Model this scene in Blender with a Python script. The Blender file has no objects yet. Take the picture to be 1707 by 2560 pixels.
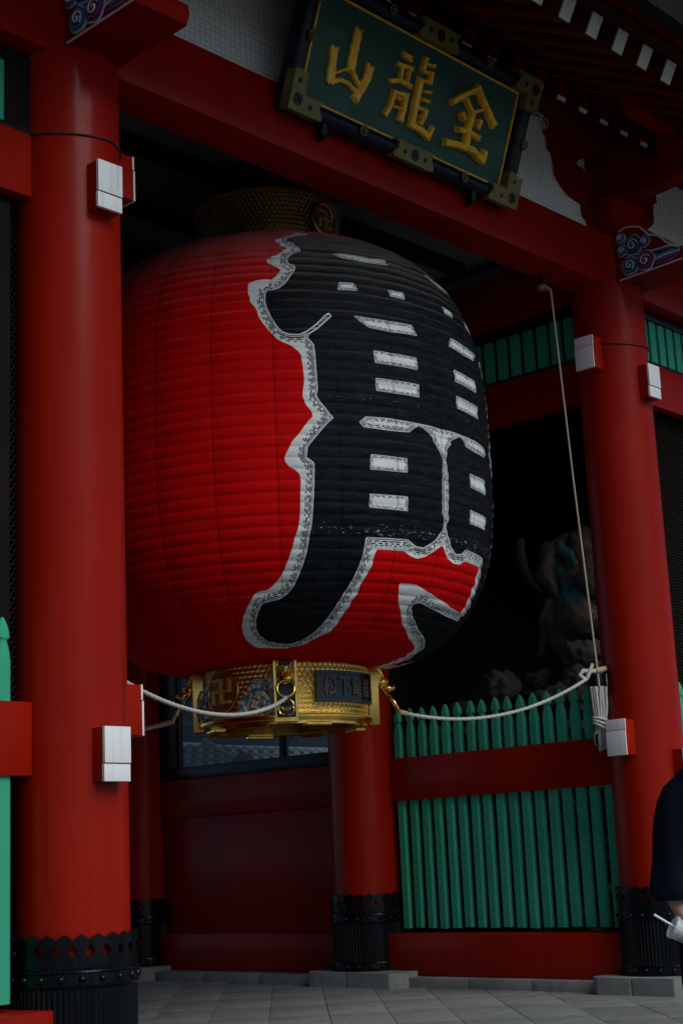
import bpy, bmesh, math, random
import numpy as np
from mathutils import Vector, Matrix, noise as mnoise

random.seed(7)
SC = bpy.context.scene
COL = SC.collection
PI = math.pi

# ------------------------------------------------------------------ camera
cam_d = bpy.data.cameras.new('camera')
cam = bpy.data.objects.new('camera', cam_d)
COL.objects.link(cam)
_rt = Vector((0.68189039, -0.73007685, -0.04486967))
_up = Vector((-0.13035898, -0.18165791, 0.97468299))
_fw = Vector((0.71974442, 0.65877781, 0.21904286))
cam.matrix_world = Matrix(((_rt.x, _up.x, -_fw.x, -5.33092), (_rt.y, _up.y, -_fw.y, -6.99104),
                           (_rt.z, _up.z, -_fw.z, 1.15), (0, 0, 0, 1)))
cam_d.sensor_fit = 'VERTICAL'; cam_d.sensor_height = 36.0; cam_d.sensor_width = 24.0
cam_d.lens = 54.29
cam_d.clip_start = 0.1; cam_d.clip_end = 3000
SC.camera = cam

# ------------------------------------------------------------------ sky, sun, exposure
SUN_AZ = math.radians(183)      # compass-like: 0 = +Y, clockwise; the sun stands in front of the gate
SUN_EL = math.radians(43)
world = bpy.data.worlds.new('World'); SC.world = world; world.use_nodes = True
wn = world.node_tree.nodes; wl = world.node_tree.links
sky = wn.new('ShaderNodeTexSky'); sky.sky_type = 'NISHITA'; sky.sun_disc = False
sky.sun_elevation = SUN_EL; sky.sun_rotation = SUN_AZ
sky.air_density = 0.5; sky.dust_density = 0.4; sky.ozone_density = 1.0
wl.new(sky.outputs[0], wn['Background'].inputs['Color'])
wn['Background'].inputs['Strength'].default_value = 0.05
sun_d = bpy.data.lights.new('sun', 'SUN'); sun = bpy.data.objects.new('sun', sun_d); COL.objects.link(sun)
sun_d.energy = 1.5; sun_d.angle = math.radians(44); sun_d.color = (0.96, 1.0, 0.97)
_sd = Vector((math.sin(SUN_AZ) * math.cos(SUN_EL), math.cos(SUN_AZ) * math.cos(SUN_EL), math.sin(SUN_EL)))
sun.rotation_euler = _sd.to_track_quat('Z', 'Y').to_euler()
sun.location = (3, -12, 12)
vs = SC.view_settings
vs.view_transform = 'Standard'; vs.look = 'None'; vs.exposure = 0.56; vs.gamma = 1.0; vs.use_curve_mapping = False
SC.cycles.use_denoising = True
SC.cycles.max_bounces = 8; SC.cycles.diffuse_bounces = 4; SC.cycles.glossy_bounces = 4
SC.cycles.transmission_bounces = 6

# ------------------------------------------------------------------ measured layout (metres)
W, D2, R = 5.929, 3.12, 0.311          # central bay, depth to the middle columns, column radius
D3 = 6.45
SIDE = 3.3                              # side bays
LX, LY = W / 2, 1.256                   # lantern axis
LZC, LH, LR, LN, LM = 4.153, 1.697, 1.649, 3.359, 2.702
CAMDIR = math.radians(45.17)            # heading from camera to lantern
ZR0, ZR1 = 1.66, 2.057                  # lower rail
ZN0, ZN1 = 5.005, 5.40                  # upper tie beam
ZB0, ZB1 = 5.933, 6.41                  # great beam

# ------------------------------------------------------------------ materials
class NT:
    """small helper for writing node trees"""
    def __init__(s, name):
        s.m = bpy.data.materials.new(name); s.m.use_nodes = True
        s.t = s.m.node_tree; s.n = s.t.nodes; s.l = s.t.links
        s.b = s.n['Principled BSDF']
    def node(s, typ, **kw):
        n = s.n.new(typ)
        for k, v in kw.items(): setattr(n, k, v)
        return n
    def put(s, sock, v):
        if isinstance(v, bpy.types.NodeSocket): s.l.new(v, sock)
        elif v is not None: sock.default_value = v
    def math(s, op, a, b=None, c=None, clamp=False):
        n = s.node('ShaderNodeMath', operation=op, use_clamp=clamp)
        s.put(n.inputs[0], a)
        if b is not None: s.put(n.inputs[1], b)
        if c is not None: s.put(n.inputs[2], c)
        return n.outputs[0]
    def vmath(s, op, a, b=None, out=0):
        n = s.node('ShaderNodeVectorMath', operation=op)
        s.put(n.inputs[0], a)
        if b is not None: s.put(n.inputs[1], b)
        return n.outputs[out]
    def ss(s, x, lo, hi):
        n = s.node('ShaderNodeMapRange', interpolation_type='SMOOTHSTEP')
        s.put(n.inputs[0], x); n.inputs[1].default_value = lo; n.inputs[2].default_value = hi
        return n.outputs[0]
    def lin(s, x, lo, hi, a, b):
        n = s.node('ShaderNodeMapRange'); s.put(n.inputs[0], x)
        for i, v in enumerate((lo, hi, a, b)): n.inputs[i + 1].default_value = v
        return n.outputs[0]
    def mix(s, f, a, b, mode='MIX'):
        n = s.node('ShaderNodeMix', data_type='RGBA', blend_type=mode)
        s.put(n.inputs[0], f); s.put(n.inputs[6], a); s.put(n.inputs[7], b)
        return n.outputs[2]
    def pos(s): return s.node('ShaderNodeNewGeometry').outputs['Position']
    def obj(s): return s.node('ShaderNodeTexCoord').outputs['Object']
    def scale(s, v, x, y, z):
        n = s.node('ShaderNodeMapping'); s.put(n.inputs[0], v); n.inputs['Scale'].default_value = (x, y, z)
        return n.outputs[0]
    def noise(s, v, sc, detail=4, rough=.55, dist=0.0):
        n = s.node('ShaderNodeTexNoise'); s.put(n.inputs['Vector'], v)
        n.inputs['Scale'].default_value = sc; n.inputs['Detail'].default_value = detail
        n.inputs['Roughness'].default_value = rough; n.inputs['Distortion'].default_value = dist
        return n.outputs[0]
    def attr(s, name):
        return s.node('ShaderNodeAttribute', attribute_name=name).outputs['Fac']
    def bump(s, h, strength=.3, dist=.01, nrm=None):
        n = s.node('ShaderNodeBump'); s.put(n.inputs['Height'], h)
        n.inputs['Strength'].default_value = strength; n.inputs['Distance'].default_value = dist
        if nrm is not None: s.put(n.inputs['Normal'], nrm)
        return n.outputs[0]
    def out(s, color=None, rough=None, metal=None, normal=None, spec=None, coat=None):
        for k, v in (('Base Color', color), ('Roughness', rough), ('Metallic', metal), ('Normal', normal),
                     ('Specular IOR Level', spec), ('Coat Weight', coat)):
            if v is not None: s.put(s.b.inputs[k], v)
        return s.m

def c4(c): return (c[0], c[1], c[2], 1.0)

def paint(name, col, rough=.45, var=.12, grime=None, gsc=1.6, gamt=.35, bump=.05, bsc=60, streak=False, metal=0.0, spec=.5, piece=0.0):
    t = NT(name); p = t.pos()
    n1 = t.noise(p, 2.3, 5); n2 = t.noise(p, 23, 4)
    v = t.math('MULTIPLY_ADD', t.math('ADD', n1, t.math('MULTIPLY', n2, .5)), var * 2, 1 - var * 1.5)
    base = t.mix(1.0, c4(col), t.node('ShaderNodeCombineColor').outputs[0], 'MULTIPLY')
    cc = base.node.inputs[7].links[0].from_node
    for i in range(3): t.put(cc.inputs[i], v)
    if piece:
        oi = t.node('ShaderNodeObjectInfo').outputs['Random']
        hs = t.node('ShaderNodeHueSaturation'); t.put(hs.inputs['Color'], base); t.put(hs.inputs['Value'], t.math('MULTIPLY_ADD', oi, piece * 2, 1 - piece)); base = hs.outputs[0]
    if grime:
        sv = t.scale(p, 9, 9, .55) if streak else p
        g = t.ss(t.noise(sv, gsc, 6, .65), .52, .75)
        base = t.mix(t.math('MULTIPLY', g, gamt), base, c4(grime))
    r = t.math('MULTIPLY_ADD', t.noise(p, 5.5, 5, .6), .22, rough - .11)
    b = t.bump(t.noise(p, bsc, 4, .6), bump, .004)
    return t.out(base, r, metal, b, spec)

def lacquer(name, col, spec, coat=0.0):
    """hand-brushed lacquer: tone drifts along the grain, faint brush lines, scuffs and dust towards the foot"""
    t = NT(name); p = t.pos()
    drift = t.noise(t.scale(p, 2.2, 2.2, .35), 1.0, 4, .5)
    brush = t.noise(t.scale(p, 40, 40, 1.2), 1.0, 4, .6)
    blot = t.noise(p, 3.1, 6, .62)
    v = t.math('ADD', t.math('MULTIPLY_ADD', drift, .60, .57), t.math('MULTIPLY_ADD', brush, .30, -.09))
    cc = t.node('ShaderNodeCombineColor')
    for i in range(3): t.put(cc.inputs[i], v)
    base = t.mix(1.0, c4(col), cc.outputs[0], 'MULTIPLY')
    fade = t.math('MULTIPLY', t.ss(blot, .56, .74), .35)
    base = t.mix(fade, base, c4((col[0] * .86, col[1] + .012, col[2] + .007)))
    chips = t.math('MULTIPLY', t.ss(t.noise(p, 34, 4, .7), .715, .74), .5)
    base = t.mix(chips, base, c4((col[0] * .45, .010, .006)))
    sep = t.node('ShaderNodeSeparateXYZ'); t.put(sep.inputs[0], p)
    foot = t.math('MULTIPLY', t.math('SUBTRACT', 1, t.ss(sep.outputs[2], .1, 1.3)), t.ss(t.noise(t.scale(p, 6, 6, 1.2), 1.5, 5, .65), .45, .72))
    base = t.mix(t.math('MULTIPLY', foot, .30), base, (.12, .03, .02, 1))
    r = t.math('ADD', t.math('MULTIPLY_ADD', brush, .16, .24), t.math('MULTIPLY', blot, .16))
    h = t.math('ADD', t.math('MULTIPLY', brush, .5), t.noise(p, 48, 4, .6))
    t.b.inputs['Coat Roughness'].default_value = .16
    return t.out(base, r, 0, t.bump(h, .14, .004), spec, coat)

M = {}
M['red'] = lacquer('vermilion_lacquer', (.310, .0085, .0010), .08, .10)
M['red_shade'] = lacquer('shaded_vermilion', (.22, .005, .0010), .06)  # darker copy of the lacquer: shade put into the colour of sheltered timbers
M['red_deepshade'] = paint('deep_shaded_red', (.13, .004, .002), .6, .15, (.05, .006, .004), 1.3, .5, .12, 35, spec=.08)  # darkest red copy, deep shade painted into eave and inner timbers
M['white'] = paint('white_gofun_paint', (.78, .80, .78), .55, .04, (.40, .39, .34), 3.2, .5, .05, 50, True)
M['plaster'] = paint('white_plaster', (.80, .84, .84), .8, .04, (.5, .52, .5), 1.5, .4, .08, 90)
M['green'] = paint('verdigris_green_paint', (.038, .345, .205), .5, .14, (.02, .14, .09), 2.0, .40, .25, 75, True, spec=.2, piece=.10)
M['black'] = paint('black_lacquer', (.007, .008, .010), .3, .2, (.02, .02, .02), 3, .2, .10, 55, True, spec=.25)
M['iron'] = paint('black_cast_bronze', (.003, .0045, .006), .20, .25, (.010, .013, .015), 4, .35, .18, 60, True, 0, .22)
M['frame'] = paint('navy_black_frame', (.006, .010, .020), .35, .2, (.015, .02, .026), 3, .3, .10, 50, spec=.25)
M['stone'] = None
M['rope'] = paint('grey_white_rope', (.43, .42, .385), .85, .12, (.30, .25, .18), 6, .45, .4, 140)
M['tape'] = paint('tan_rope_whipping', (.42, .30, .20), .8, .15, (.2, .13, .08), 8, .4, .3, 120)
M['net'] = paint('black_net_cord', (.015, .016, .018), .8, .1)
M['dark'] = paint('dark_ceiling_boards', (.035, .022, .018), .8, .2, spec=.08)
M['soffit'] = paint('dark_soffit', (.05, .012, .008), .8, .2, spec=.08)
M['brass'] = paint('aged_brass', (.19, .165, .045), .5, .18, (.06, .05, .015), 7, .65, .2, 50, False, .35)
M['copper'] = paint('dull_copper_letter', (.085, .062, .055), .5, .15, spec=.3)
M['plate'] = paint('dark_slate_plate', (.008, .012, .015), .25, .2, (.02, .025, .027), 5, .3, .15, 60, spec=.4)
M['coat'] = paint('navy_black_cloth', (.003, .0045, .011), .9, .15, bump=.35, bsc=160, spec=.1)
M['denim'] = paint('blue_denim', (.03, .07, .19), .85, .15, bump=.4, bsc=190)
M['skin'] = paint('skin', (.52, .27, .19), .5, .06, bump=.08, bsc=90)
M['hair'] = paint('dark_hair', (.012, .010, .009), .5, .2)
M['straw'] = paint('white_straw', (.75, .76, .74), .4, .03)
M['rafterwhite'] = M['white']
M['roofdark'] = paint('dark_roof_edge', (.02, .018, .017), .7, .2, spec=.15)
M['tile'] = paint('grey_roof_tile', (.30, .33, .35), .45, .2, (.09, .10, .10), 4, .5, .2, 40)
M['wallfar'] = paint('dark_teal_wall', (.014, .022, .024), .7, .2, spec=.15)
M['cwhite'] = paint('pale_carving_paint', (.60, .58, .54), .6, .06, (.3, .27, .22), 9, .4)
M['cblue'] = paint('blue_carving_paint', (.03, .14, .36), .5, .12, (.02, .05, .12), 14, .5)
M['cteal'] = paint('teal_carving_paint', (.06, .26, .40), .5, .12, (.02, .08, .14), 14, .5)
M['cnavy'] = paint('navy_carving_paint', (.012, .03, .09), .5, .12)
M['cpurple'] = paint('purple_carving_paint', (.20, .07, .22), .5, .12, (.08, .02, .09), 14, .5)
M['cplum'] = paint('plum_carving_paint', (.07, .015, .07), .5, .12)
M['cred'] = paint('red_enamel', (.60, .02, .03), .35, .1)
M['cgreen'] = paint('green_enamel', (.02, .26, .10), .35, .1)
M['cyellow'] = paint('yellow_enamel', (.85, .50, .05), .35, .1)
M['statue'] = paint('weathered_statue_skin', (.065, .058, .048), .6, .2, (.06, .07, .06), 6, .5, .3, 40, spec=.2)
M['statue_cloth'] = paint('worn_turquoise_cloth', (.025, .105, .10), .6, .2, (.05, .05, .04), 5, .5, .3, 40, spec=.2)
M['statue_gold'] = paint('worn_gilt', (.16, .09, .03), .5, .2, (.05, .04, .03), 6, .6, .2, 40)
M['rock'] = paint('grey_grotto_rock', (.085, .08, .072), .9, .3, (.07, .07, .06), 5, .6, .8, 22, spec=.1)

def gold_mat():
    t = NT('polished_gold'); p = t.pos()
    n = t.noise(p, 9, 5, .6)
    col = t.mix(t.ss(n, .35, .75), (1.0, .66, .17, 1), (.78, .43, .07, 1))
    return t.out(col, t.math('MULTIPLY_ADD', t.noise(p, 22, 4), .22, .12), 1.0, t.bump(t.noise(p, 30, 3), .12, .004))
M['gold'] = gold_mat()

def carved_gold():
    t = NT('gilded_carving'); p = t.pos()
    n = t.noise(p, 14, 5, .65, .6)
    col = t.mix(t.ss(n, .38, .66), (1.0, .60, .04, 1), (.82, .37, .015, 1))
    return t.out(col, .45, .0, t.bump(t.noise(p, 30, 4, .6), .35, .01))
M['gilt'] = carved_gold()

def hex_gold(name='hexagon_embossed_gold', lo=(.50, .26, .04, 1), hi=(1.0, .66, .17, 1), metal=1.0, rough=.26):
    t = NT(name); a = t.attr('du'); b = t.attr('dv')
    S = .040
    def fold(off):
        u = t.math('SUBTRACT', t.math('FLOORED_MODULO', t.math('ADD', a, off), S), S / 2)
        v = t.math('SUBTRACT', t.math('FLOORED_MODULO', t.math('ADD', b, off * 1.732), S * 1.732), S * .866)
        return u, v
    u1, v1 = fold(0.0); u2, v2 = fold(S / 2)
    d1 = t.math('ADD', t.math('MULTIPLY', u1, u1), t.math('MULTIPLY', v1, v1))
    d2 = t.math('ADD', t.math('MULTIPLY', u2, u2), t.math('MULTIPLY', v2, v2))
    f = t.math('LESS_THAN', d2, d1)
    pick = lambda x, y: t.math('ADD', t.math('MULTIPLY', x, t.math('SUBTRACT', 1, f)), t.math('MULTIPLY', y, f))
    au = t.math('ABSOLUTE', pick(u1, u2)); av = t.math('ABSOLUTE', pick(v1, v2))
    h = t.math('MAXIMUM', au, t.math('ADD', t.math('MULTIPLY', au, .5), t.math('MULTIPLY', av, .866)))
    w = t.math('SINE', t.math('MULTIPLY', h, 2 * PI / .0085))
    col = t.mix(t.ss(w, -.9, .4), lo, hi)
    return t.out(col, rough, metal, t.bump(w, .5, .003))
M['hexgold'] = hex_gold()
M['hexgold_shade'] = hex_gold('shaded_hexagon_gold', (.05, .03, .01, 1), (.62, .40, .10, 1), 1.0, .22)  # darkened copy of the gold, shadow on the upper drum put into its colour

def stone_mat(name, base, joints=False):
    t = NT(name); p = t.pos()
    n1 = t.noise(p, 1.7, 6, .6); n2 = t.noise(p, 190, 3, .7); n3 = t.noise(p, 9, 5, .6)
    c = t.mix(t.ss(n1, .3, .7), c4([x * .72 for x in base]), c4([x * 1.15 for x in base]))
    c = t.mix(t.math('MULTIPLY', t.ss(n2, .52, .66), .45), c, c4([x * .38 for x in base]))
    c = t.mix(t.math('MULTIPLY', t.ss(t.math('ADD', t.math('MULTIPLY', n3, .5), t.math('MULTIPLY', n1, .5)), .50, .62), .6), c, c4((base[0] * .46, base[1] * .40, base[2] * .33)))
    oi = t.node('ShaderNodeObjectInfo').outputs['Random']
    c = t.mix(.13, c, t.mix(oi, c4([x * .62 for x in base]), c4([x * 1.25 for x in base])), 'MIX')
    h = t.math('ADD', n2, t.math('MULTIPLY', n3, .6))
    return t.out(c, t.math('MULTIPLY_ADD', n3, .3, .52), 0, t.bump(h, .35, .006))
M['stone'] = stone_mat('grey_granite', (.25, .25, .235))
M['slab'] = stone_mat('paving_granite', (.205, .208, .200))
M['asphalt'] = stone_mat('dark_asphalt', (.085, .085, .086))

def glass_mat(name, tint=(.8, .9, .9), rough=.02):
    t = NT(name)
    t.b.inputs['Transmission Weight'].default_value = 1.0
    t.b.inputs['IOR'].default_value = 1.45
    return t.out(c4(tint), rough)
M['cup'] = glass_mat('clear_plastic', (.95, .96, .96), .25)
M['cup'].node_tree.nodes['Principled BSDF'].inputs['Transmission Weight'].default_value = .55
M['pane'] = glass_mat('window_glass', (.75, .85, .88), .0)
M['pane'].node_tree.nodes['Principled BSDF'].inputs['IOR'].default_value = 1.2

def paper_mat():
    """lantern paper: red ground, white-bordered black brush character printed on it"""
    t = NT('lantern_paper')
    sr, sb, arc, prof, ang, bw = [t.attr(k) for k in ('sd_red', 'sd_black', 'arc', 'prof', 'ang', 'bandw')]
    p = t.pos()
    e = t.math('DIVIDE', t.math('MULTIPLY', sb, -1.0), bw)
    wob = t.math('MULTIPLY', t.math('SUBTRACT', t.noise(p, 30, 3), .5), .010)
    e2 = t.math('ADD', e, wob)
    def band(x, a, b, s=.0018):
        return t.math('MULTIPLY', t.ss(x, a - s, a + s), t.math('SUBTRACT', 1, t.ss(x, b - s, b + s)))
    def dashes(seed, period, duty):
        q = t.math('ADD', t.math('DIVIDE', arc, period), seed)
        cell = t.math('FLOOR', q)
        wn_ = t.node('ShaderNodeTexWhiteNoise', noise_dimensions='1D'); t.put(wn_.inputs['W'], t.math('ADD', cell, seed * 7.3))
        f = t.math('FRACT', q)
        d = t.math('MULTIPLY_ADD', wn_.outputs[0], .45, duty - .22)
        return t.math('LESS_THAN', f, d)
    k1 = band(e, .009, .015)
    k2 = t.math('MULTIPLY', band(e2, .0200, .0300), dashes(.13, .060, .78))
    k3 = t.math('MULTIPLY', band(e2, .0350, .0450), dashes(.57, .050, .64))
    k4 = t.math('MULTIPLY', band(e2, .0495, .0575), dashes(.91, .040, .50))
    ink = t.ss(sb, -.002, .002)
    for k in (k1, k2, k3, k4): ink = t.math('MAXIMUM', ink, k)
    n1 = t.noise(p, 3.0, 5, .6); n2 = t.noise(t.scale(p, 1, 1, 6), 9, 5, .62)
    gore = t.node('ShaderNodeTexWhiteNoise', noise_dimensions='1D'); t.put(gore.inputs['W'], t.math('FLOOR', t.math('ADD', t.math('DIVIDE', ang, 2 * PI / 24), 100.0)))
    red = t.mix(t.math('MULTIPLY_ADD', gore.outputs[0], .6, t.math('MULTIPLY', t.ss(n1, .3, .75), .4)), (.49, .0015, .002, 1), (.61, .002, .002, 1))
    white = t.mix(t.ss(n2, .35, .8), (.68, .71, .68, 1), (.54, .56, .52, 1))
    black = t.mix(t.ss(n2, .35, .75), (.004, .005, .0065, 1), (.013, .016, .018, 1))
    inside = t.ss(sr, -.002, .002)
    col = t.mix(inside, red, t.mix(ink, white, black))
    # flaked paint: a worn crease low on the character, and specks along the hoops
    fl = t.noise(t.scale(p, 1, 1, 2.2), 28, 5, .7)
    crease = t.math('MULTIPLY', band(prof, PROF_A, PROF_B, .012), t.ss(fl, .60, .66))
    crease2 = t.math('MULTIPLY', band(prof, PROF_C, PROF_D, .006), t.ss(fl, .63, .68))
    specks = t.math('MULTIPLY', t.ss(t.noise(p, 85, 3, .7), .755, .78), .6)
    flake = t.math('MULTIPLY', t.math('MAXIMUM', t.math('MAXIMUM', crease, crease2), specks), t.ss(sb, .004, .012))
    col = t.mix(t.math('MULTIPLY', flake, .8), col, (.5, .5, .47, 1))
    # seams between the paper strips
    sf = t.math('ABSOLUTE', t.math('SUBTRACT', t.math('FRACT', t.math('ADD', t.math('DIVIDE', ang, 2 * PI / 24), .5)), .5))
    seam = t.math('SUBTRACT', 1, t.ss(t.math('MULTIPLY', sf, 2 * PI / 24 * LR), .004, .016))
    sfr = t.math('FRACT', t.math('ADD', t.math('DIVIDE', ang, 2 * PI / 24), .5))
    col = t.mix(t.math('MULTIPLY', seam, .75), col, (.62, .62, .62, 1), 'MULTIPLY')
    # street dust settled on the upward-facing paper
    nz = t.node('ShaderNodeSeparateXYZ'); t.put(nz.inputs[0], t.node('ShaderNodeNewGeometry').outputs['Normal'])
    dust = t.math('MULTIPLY', t.ss(nz.outputs[2], .22, .75), t.math('MULTIPLY_ADD', n2, .5, .25))
    col = t.mix(t.math('MULTIPLY', dust, .8), col, (.19, .165, .155, 1))
    wr = t.noise(t.scale(p, 2.4, 2.4, 15), 3.2, 5, .6)
    wr2 = t.noise(t.scale(p, 1, 1, 3), 26, 4, .6)
    h = t.math('ADD', t.math('MULTIPLY', wr, .45), t.math('MULTIPLY', wr2, .45))
    h = t.math('ADD', h, t.math('MULTIPLY', seam, .8))
    h = t.math('ADD', h, t.math('MULTIPLY', sfr, .12))
    rough = t.math('MULTIPLY_ADD', ink, -.12, .75)
    return t.out(col, rough, 0, t.bump(h, .16, .02), .06)

# ------------------------------------------------------------------ mesh helpers
def new_obj(name, me, parent=None):
    o = bpy.data.objects.new(name, me); COL.objects.link(o)
    if parent is not None: o.parent = parent
    return o

def tag(o, label=None, cat=None, group=None, kind=None):
    if label: o['label'] = label
    if cat: o['category'] = cat
    if group: o['group'] = group
    if kind: o['kind'] = kind
    return o

def empty(name, loc=(0, 0, 0), rz=0.0, parent=None):
    o = bpy.data.objects.new(name, None); COL.objects.link(o)
    o.location = loc; o.rotation_euler = (0, 0, rz); o.empty_display_size = .2
    if parent is not None: o.parent = parent
    return o

class MB:
    def __init__(s): s.v = []; s.f = []; s.mi = []
    def add(s, vs, fs, mi=0):
        k = len(s.v); s.v += [tuple(x) for x in vs]
        for f in fs: s.f.append(tuple(i + k for i in f)); s.mi.append(mi)
        return s
    def box(s, x0, x1, y0, y1, z0, z1, mi=0, mx=None):
        vs = [Vector((x, y, z)) for z in (z0, z1) for y in (y0, y1) for x in (x0, x1)]
        if mx is not None: vs = [mx @ v for v in vs]
        return s.add(vs, [(0, 2, 3, 1), (4, 5, 7, 6), (0, 1, 5, 4), (2, 6, 7, 3), (0, 4, 6, 2), (1, 3, 7, 5)], mi)
    def lathe(s, prof, n=48, mi=0, cx=0, cy=0, closed=False):
        vs = []; m = len(prof)
        for i in range(n):
            a = 2 * PI * i / n
            for r, z in prof: vs.append((cx + r * math.sin(a), cy - r * math.cos(a), z))
        fs = []
        for i in range(n):
            j = (i + 1) % n
            for k in range(m if closed else m - 1):
                l = (k + 1) % m
                fs.append((i * m + k, j * m + k, j * m + l, i * m + l))
        return s.add(vs, fs, mi)
    def tube(s, pts, rad, n=10, mi=0, twist=0.0, lob=0.0, cap=True):
        pts = [Vector(q) for q in pts]; m = len(pts); vs = []; fs = []
        rads = rad if isinstance(rad, (list, tuple)) else [rad] * m
        t0 = (pts[1] - pts[0]).normalized(); ref = Vector((0, 0, 1)) if abs(t0.z) < .9 else Vector((1, 0, 0))
        u = t0.cross(ref).normalized(); L = 0.0
        for i, q in enumerate(pts):
            t = (pts[min(i + 1, m - 1)] - pts[max(i - 1, 0)]).normalized()
            u = (u - t * u.dot(t)).normalized(); w = t.cross(u)
            if i: L += (q - pts[i - 1]).length
            for k in range(n):
                a = 2 * PI * k / n; r = rads[i] * (1 + lob * math.cos(3 * (a - twist * L)))
                vs.append(q + (u * math.cos(a) + w * math.sin(a)) * r)
        for i in range(m - 1):
            for k in range(n):
                l = (k + 1) % n; fs.append((i * n + k, i * n + l, (i + 1) * n + l, (i + 1) * n + k))
        if cap: fs.append(tuple(reversed(range(n)))); fs.append(tuple((m - 1) * n + k for k in range(n)))
        return s.add(vs, fs, mi)
    def ball(s, c, r, n=12, m=8, mi=0, mx=None):
        rx, ry, rz = r if isinstance(r, (tuple, list)) else (r, r, r)
        vs = []; fs = []
        for j in range(m + 1):
            b = PI * j / m
            for i in range(n):
                a = 2 * PI * i / n
                q = Vector((rx * math.sin(b) * math.cos(a), ry * math.sin(b) * math.sin(a), rz * math.cos(b)))
                if mx is not None: q = mx @ q
                vs.append(q + Vector(c))
        for j in range(m):
            for i in range(n):
                l = (i + 1) % n; fs.append((j * n + i, (j + 1) * n + i, (j + 1) * n + l, j * n + l))
        return s.add(vs, fs, mi)
    def prism(s, poly, fn, d0, d1, mi=0, holes=(), side_mi=None):
        """poly in 2-D, fn(a, b, d) -> 3-D, between depths d0 and d1"""
        bm = bmesh.new(); es = []
        for loop in [poly] + list(holes):
            vv = [bm.verts.new((a, b, 0)) for a, b in loop]
            for i in range(len(vv)): es.append(bm.edges.new((vv[i], vv[(i + 1) % len(vv)])))
        bmesh.ops.triangle_fill(bm, use_beauty=True, use_dissolve=False, edges=es)
        bm.verts.index_update()
        c2 = [(q.co.x, q.co.y) for q in bm.verts]; tri = [tuple(q.index for q in f.verts) for f in bm.faces]
        edg = [tuple(q.index for q in e.verts) for e in bm.edges if len(e.link_faces) == 1]
        own = {}
        for f in tri:
            for i in range(3): own[(f[i], f[(i + 1) % 3])] = 1
        bm.free(); k = len(c2)
        vs = [fn(a, b, d0) for a, b in c2] + [fn(a, b, d1) for a, b in c2]
        fs = [tuple(reversed(f)) for f in tri] + [tuple(i + k for i in f) for f in tri]
        s.add(vs, fs, mi)
        sf = [(a, b, b + k, a + k) if (a, b) in own else (b, a, a + k, b + k) for a, b in edg]
        return s.add(vs, sf, mi if side_mi is None else side_mi)
    def build(s, name, mats, parent=None, smooth=None, bevel=0.0, seg=2, merge=False):
        me = bpy.data.meshes.new(name)
        me.from_pydata([tuple(q) for q in s.v], [], s.f)
        if not isinstance(mats, (list, tuple)): mats = [mats]
        for m in mats: me.materials.append(m)
        if len(mats) > 1: me.polygons.foreach_set('material_index', s.mi)
        bm = bmesh.new(); bm.from_mesh(me)
        if merge: bmesh.ops.remove_doubles(bm, verts=bm.verts, dist=1e-5)
        bmesh.ops.recalc_face_normals(bm, faces=bm.faces)
        if bevel > 0:
            bmesh.ops.bevel(bm, geom=[e for e in bm.edges if e.is_manifold and e.calc_face_angle(0) > .5], offset=bevel,
                            segments=seg, profile=.6, affect='EDGES', clamp_overlap=True)
        bm.to_mesh(me); bm.free()
        if smooth is not None:
            me.polygons.foreach_set('use_smooth', [True] * len(me.polygons))
            me.set_sharp_from_angle(angle=math.radians(smooth))
        me.update()
        return new_obj(name, me, parent)

def bx(name, mat, parent, x0, x1, y0, y1, z0, z1, bevel=.006):
    """axis-aligned timber with its own origin at its centre"""
    cx, cy, cz = (x0 + x1) / 2, (y0 + y1) / 2, (z0 + z1) / 2
    o = MB().box(x0 - cx, x1 - cx, y0 - cy, y1 - cy, z0 - cz, z1 - cz).build(name, mat, parent, 40, bevel)
    o.location = Vector((cx, cy, cz)); return o

def copy_to(o, parent, loc=None, rot=None):
    c = o.copy(); COL.objects.link(c); c.parent = parent
    if loc is not None: c.location = loc
    if rot is not None: c.rotation_euler = rot
    return c
M['boardgreen'] = paint('dark_green_board', (.012, .075, .055), .55, .25, (.03, .14, .11), 3.5, .5, .35, 30)
M['brassdark'] = paint('dark_brass', (.16, .13, .06), .45, .2, (.05, .05, .03), 9, .5, .2, 50, False, .7)
M['tape2'] = paint('hemp_line', (.42, .34, .24), .85, .15, (.2, .14, .08), 8, .4, .4, 150)
M['drink'] = paint('milky_drink', (.52, .50, .46), .5, .1)
M['wire'] = paint('dark_bronze_wire', (.016, .011, .006), .6, .2, spec=.2)
M['charcoal'] = paint('niche_shade_charcoal', (.012, .009, .009), .8, .25, spec=.06)  # near-black colour stands in for the deep shade inside the niches
M['ceilgrey'] = paint('grey_ceiling_boards', (.20, .21, .22), .8, .15)
M['lip'] = paint('lip', (.36, .11, .09), .45, .06)
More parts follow.
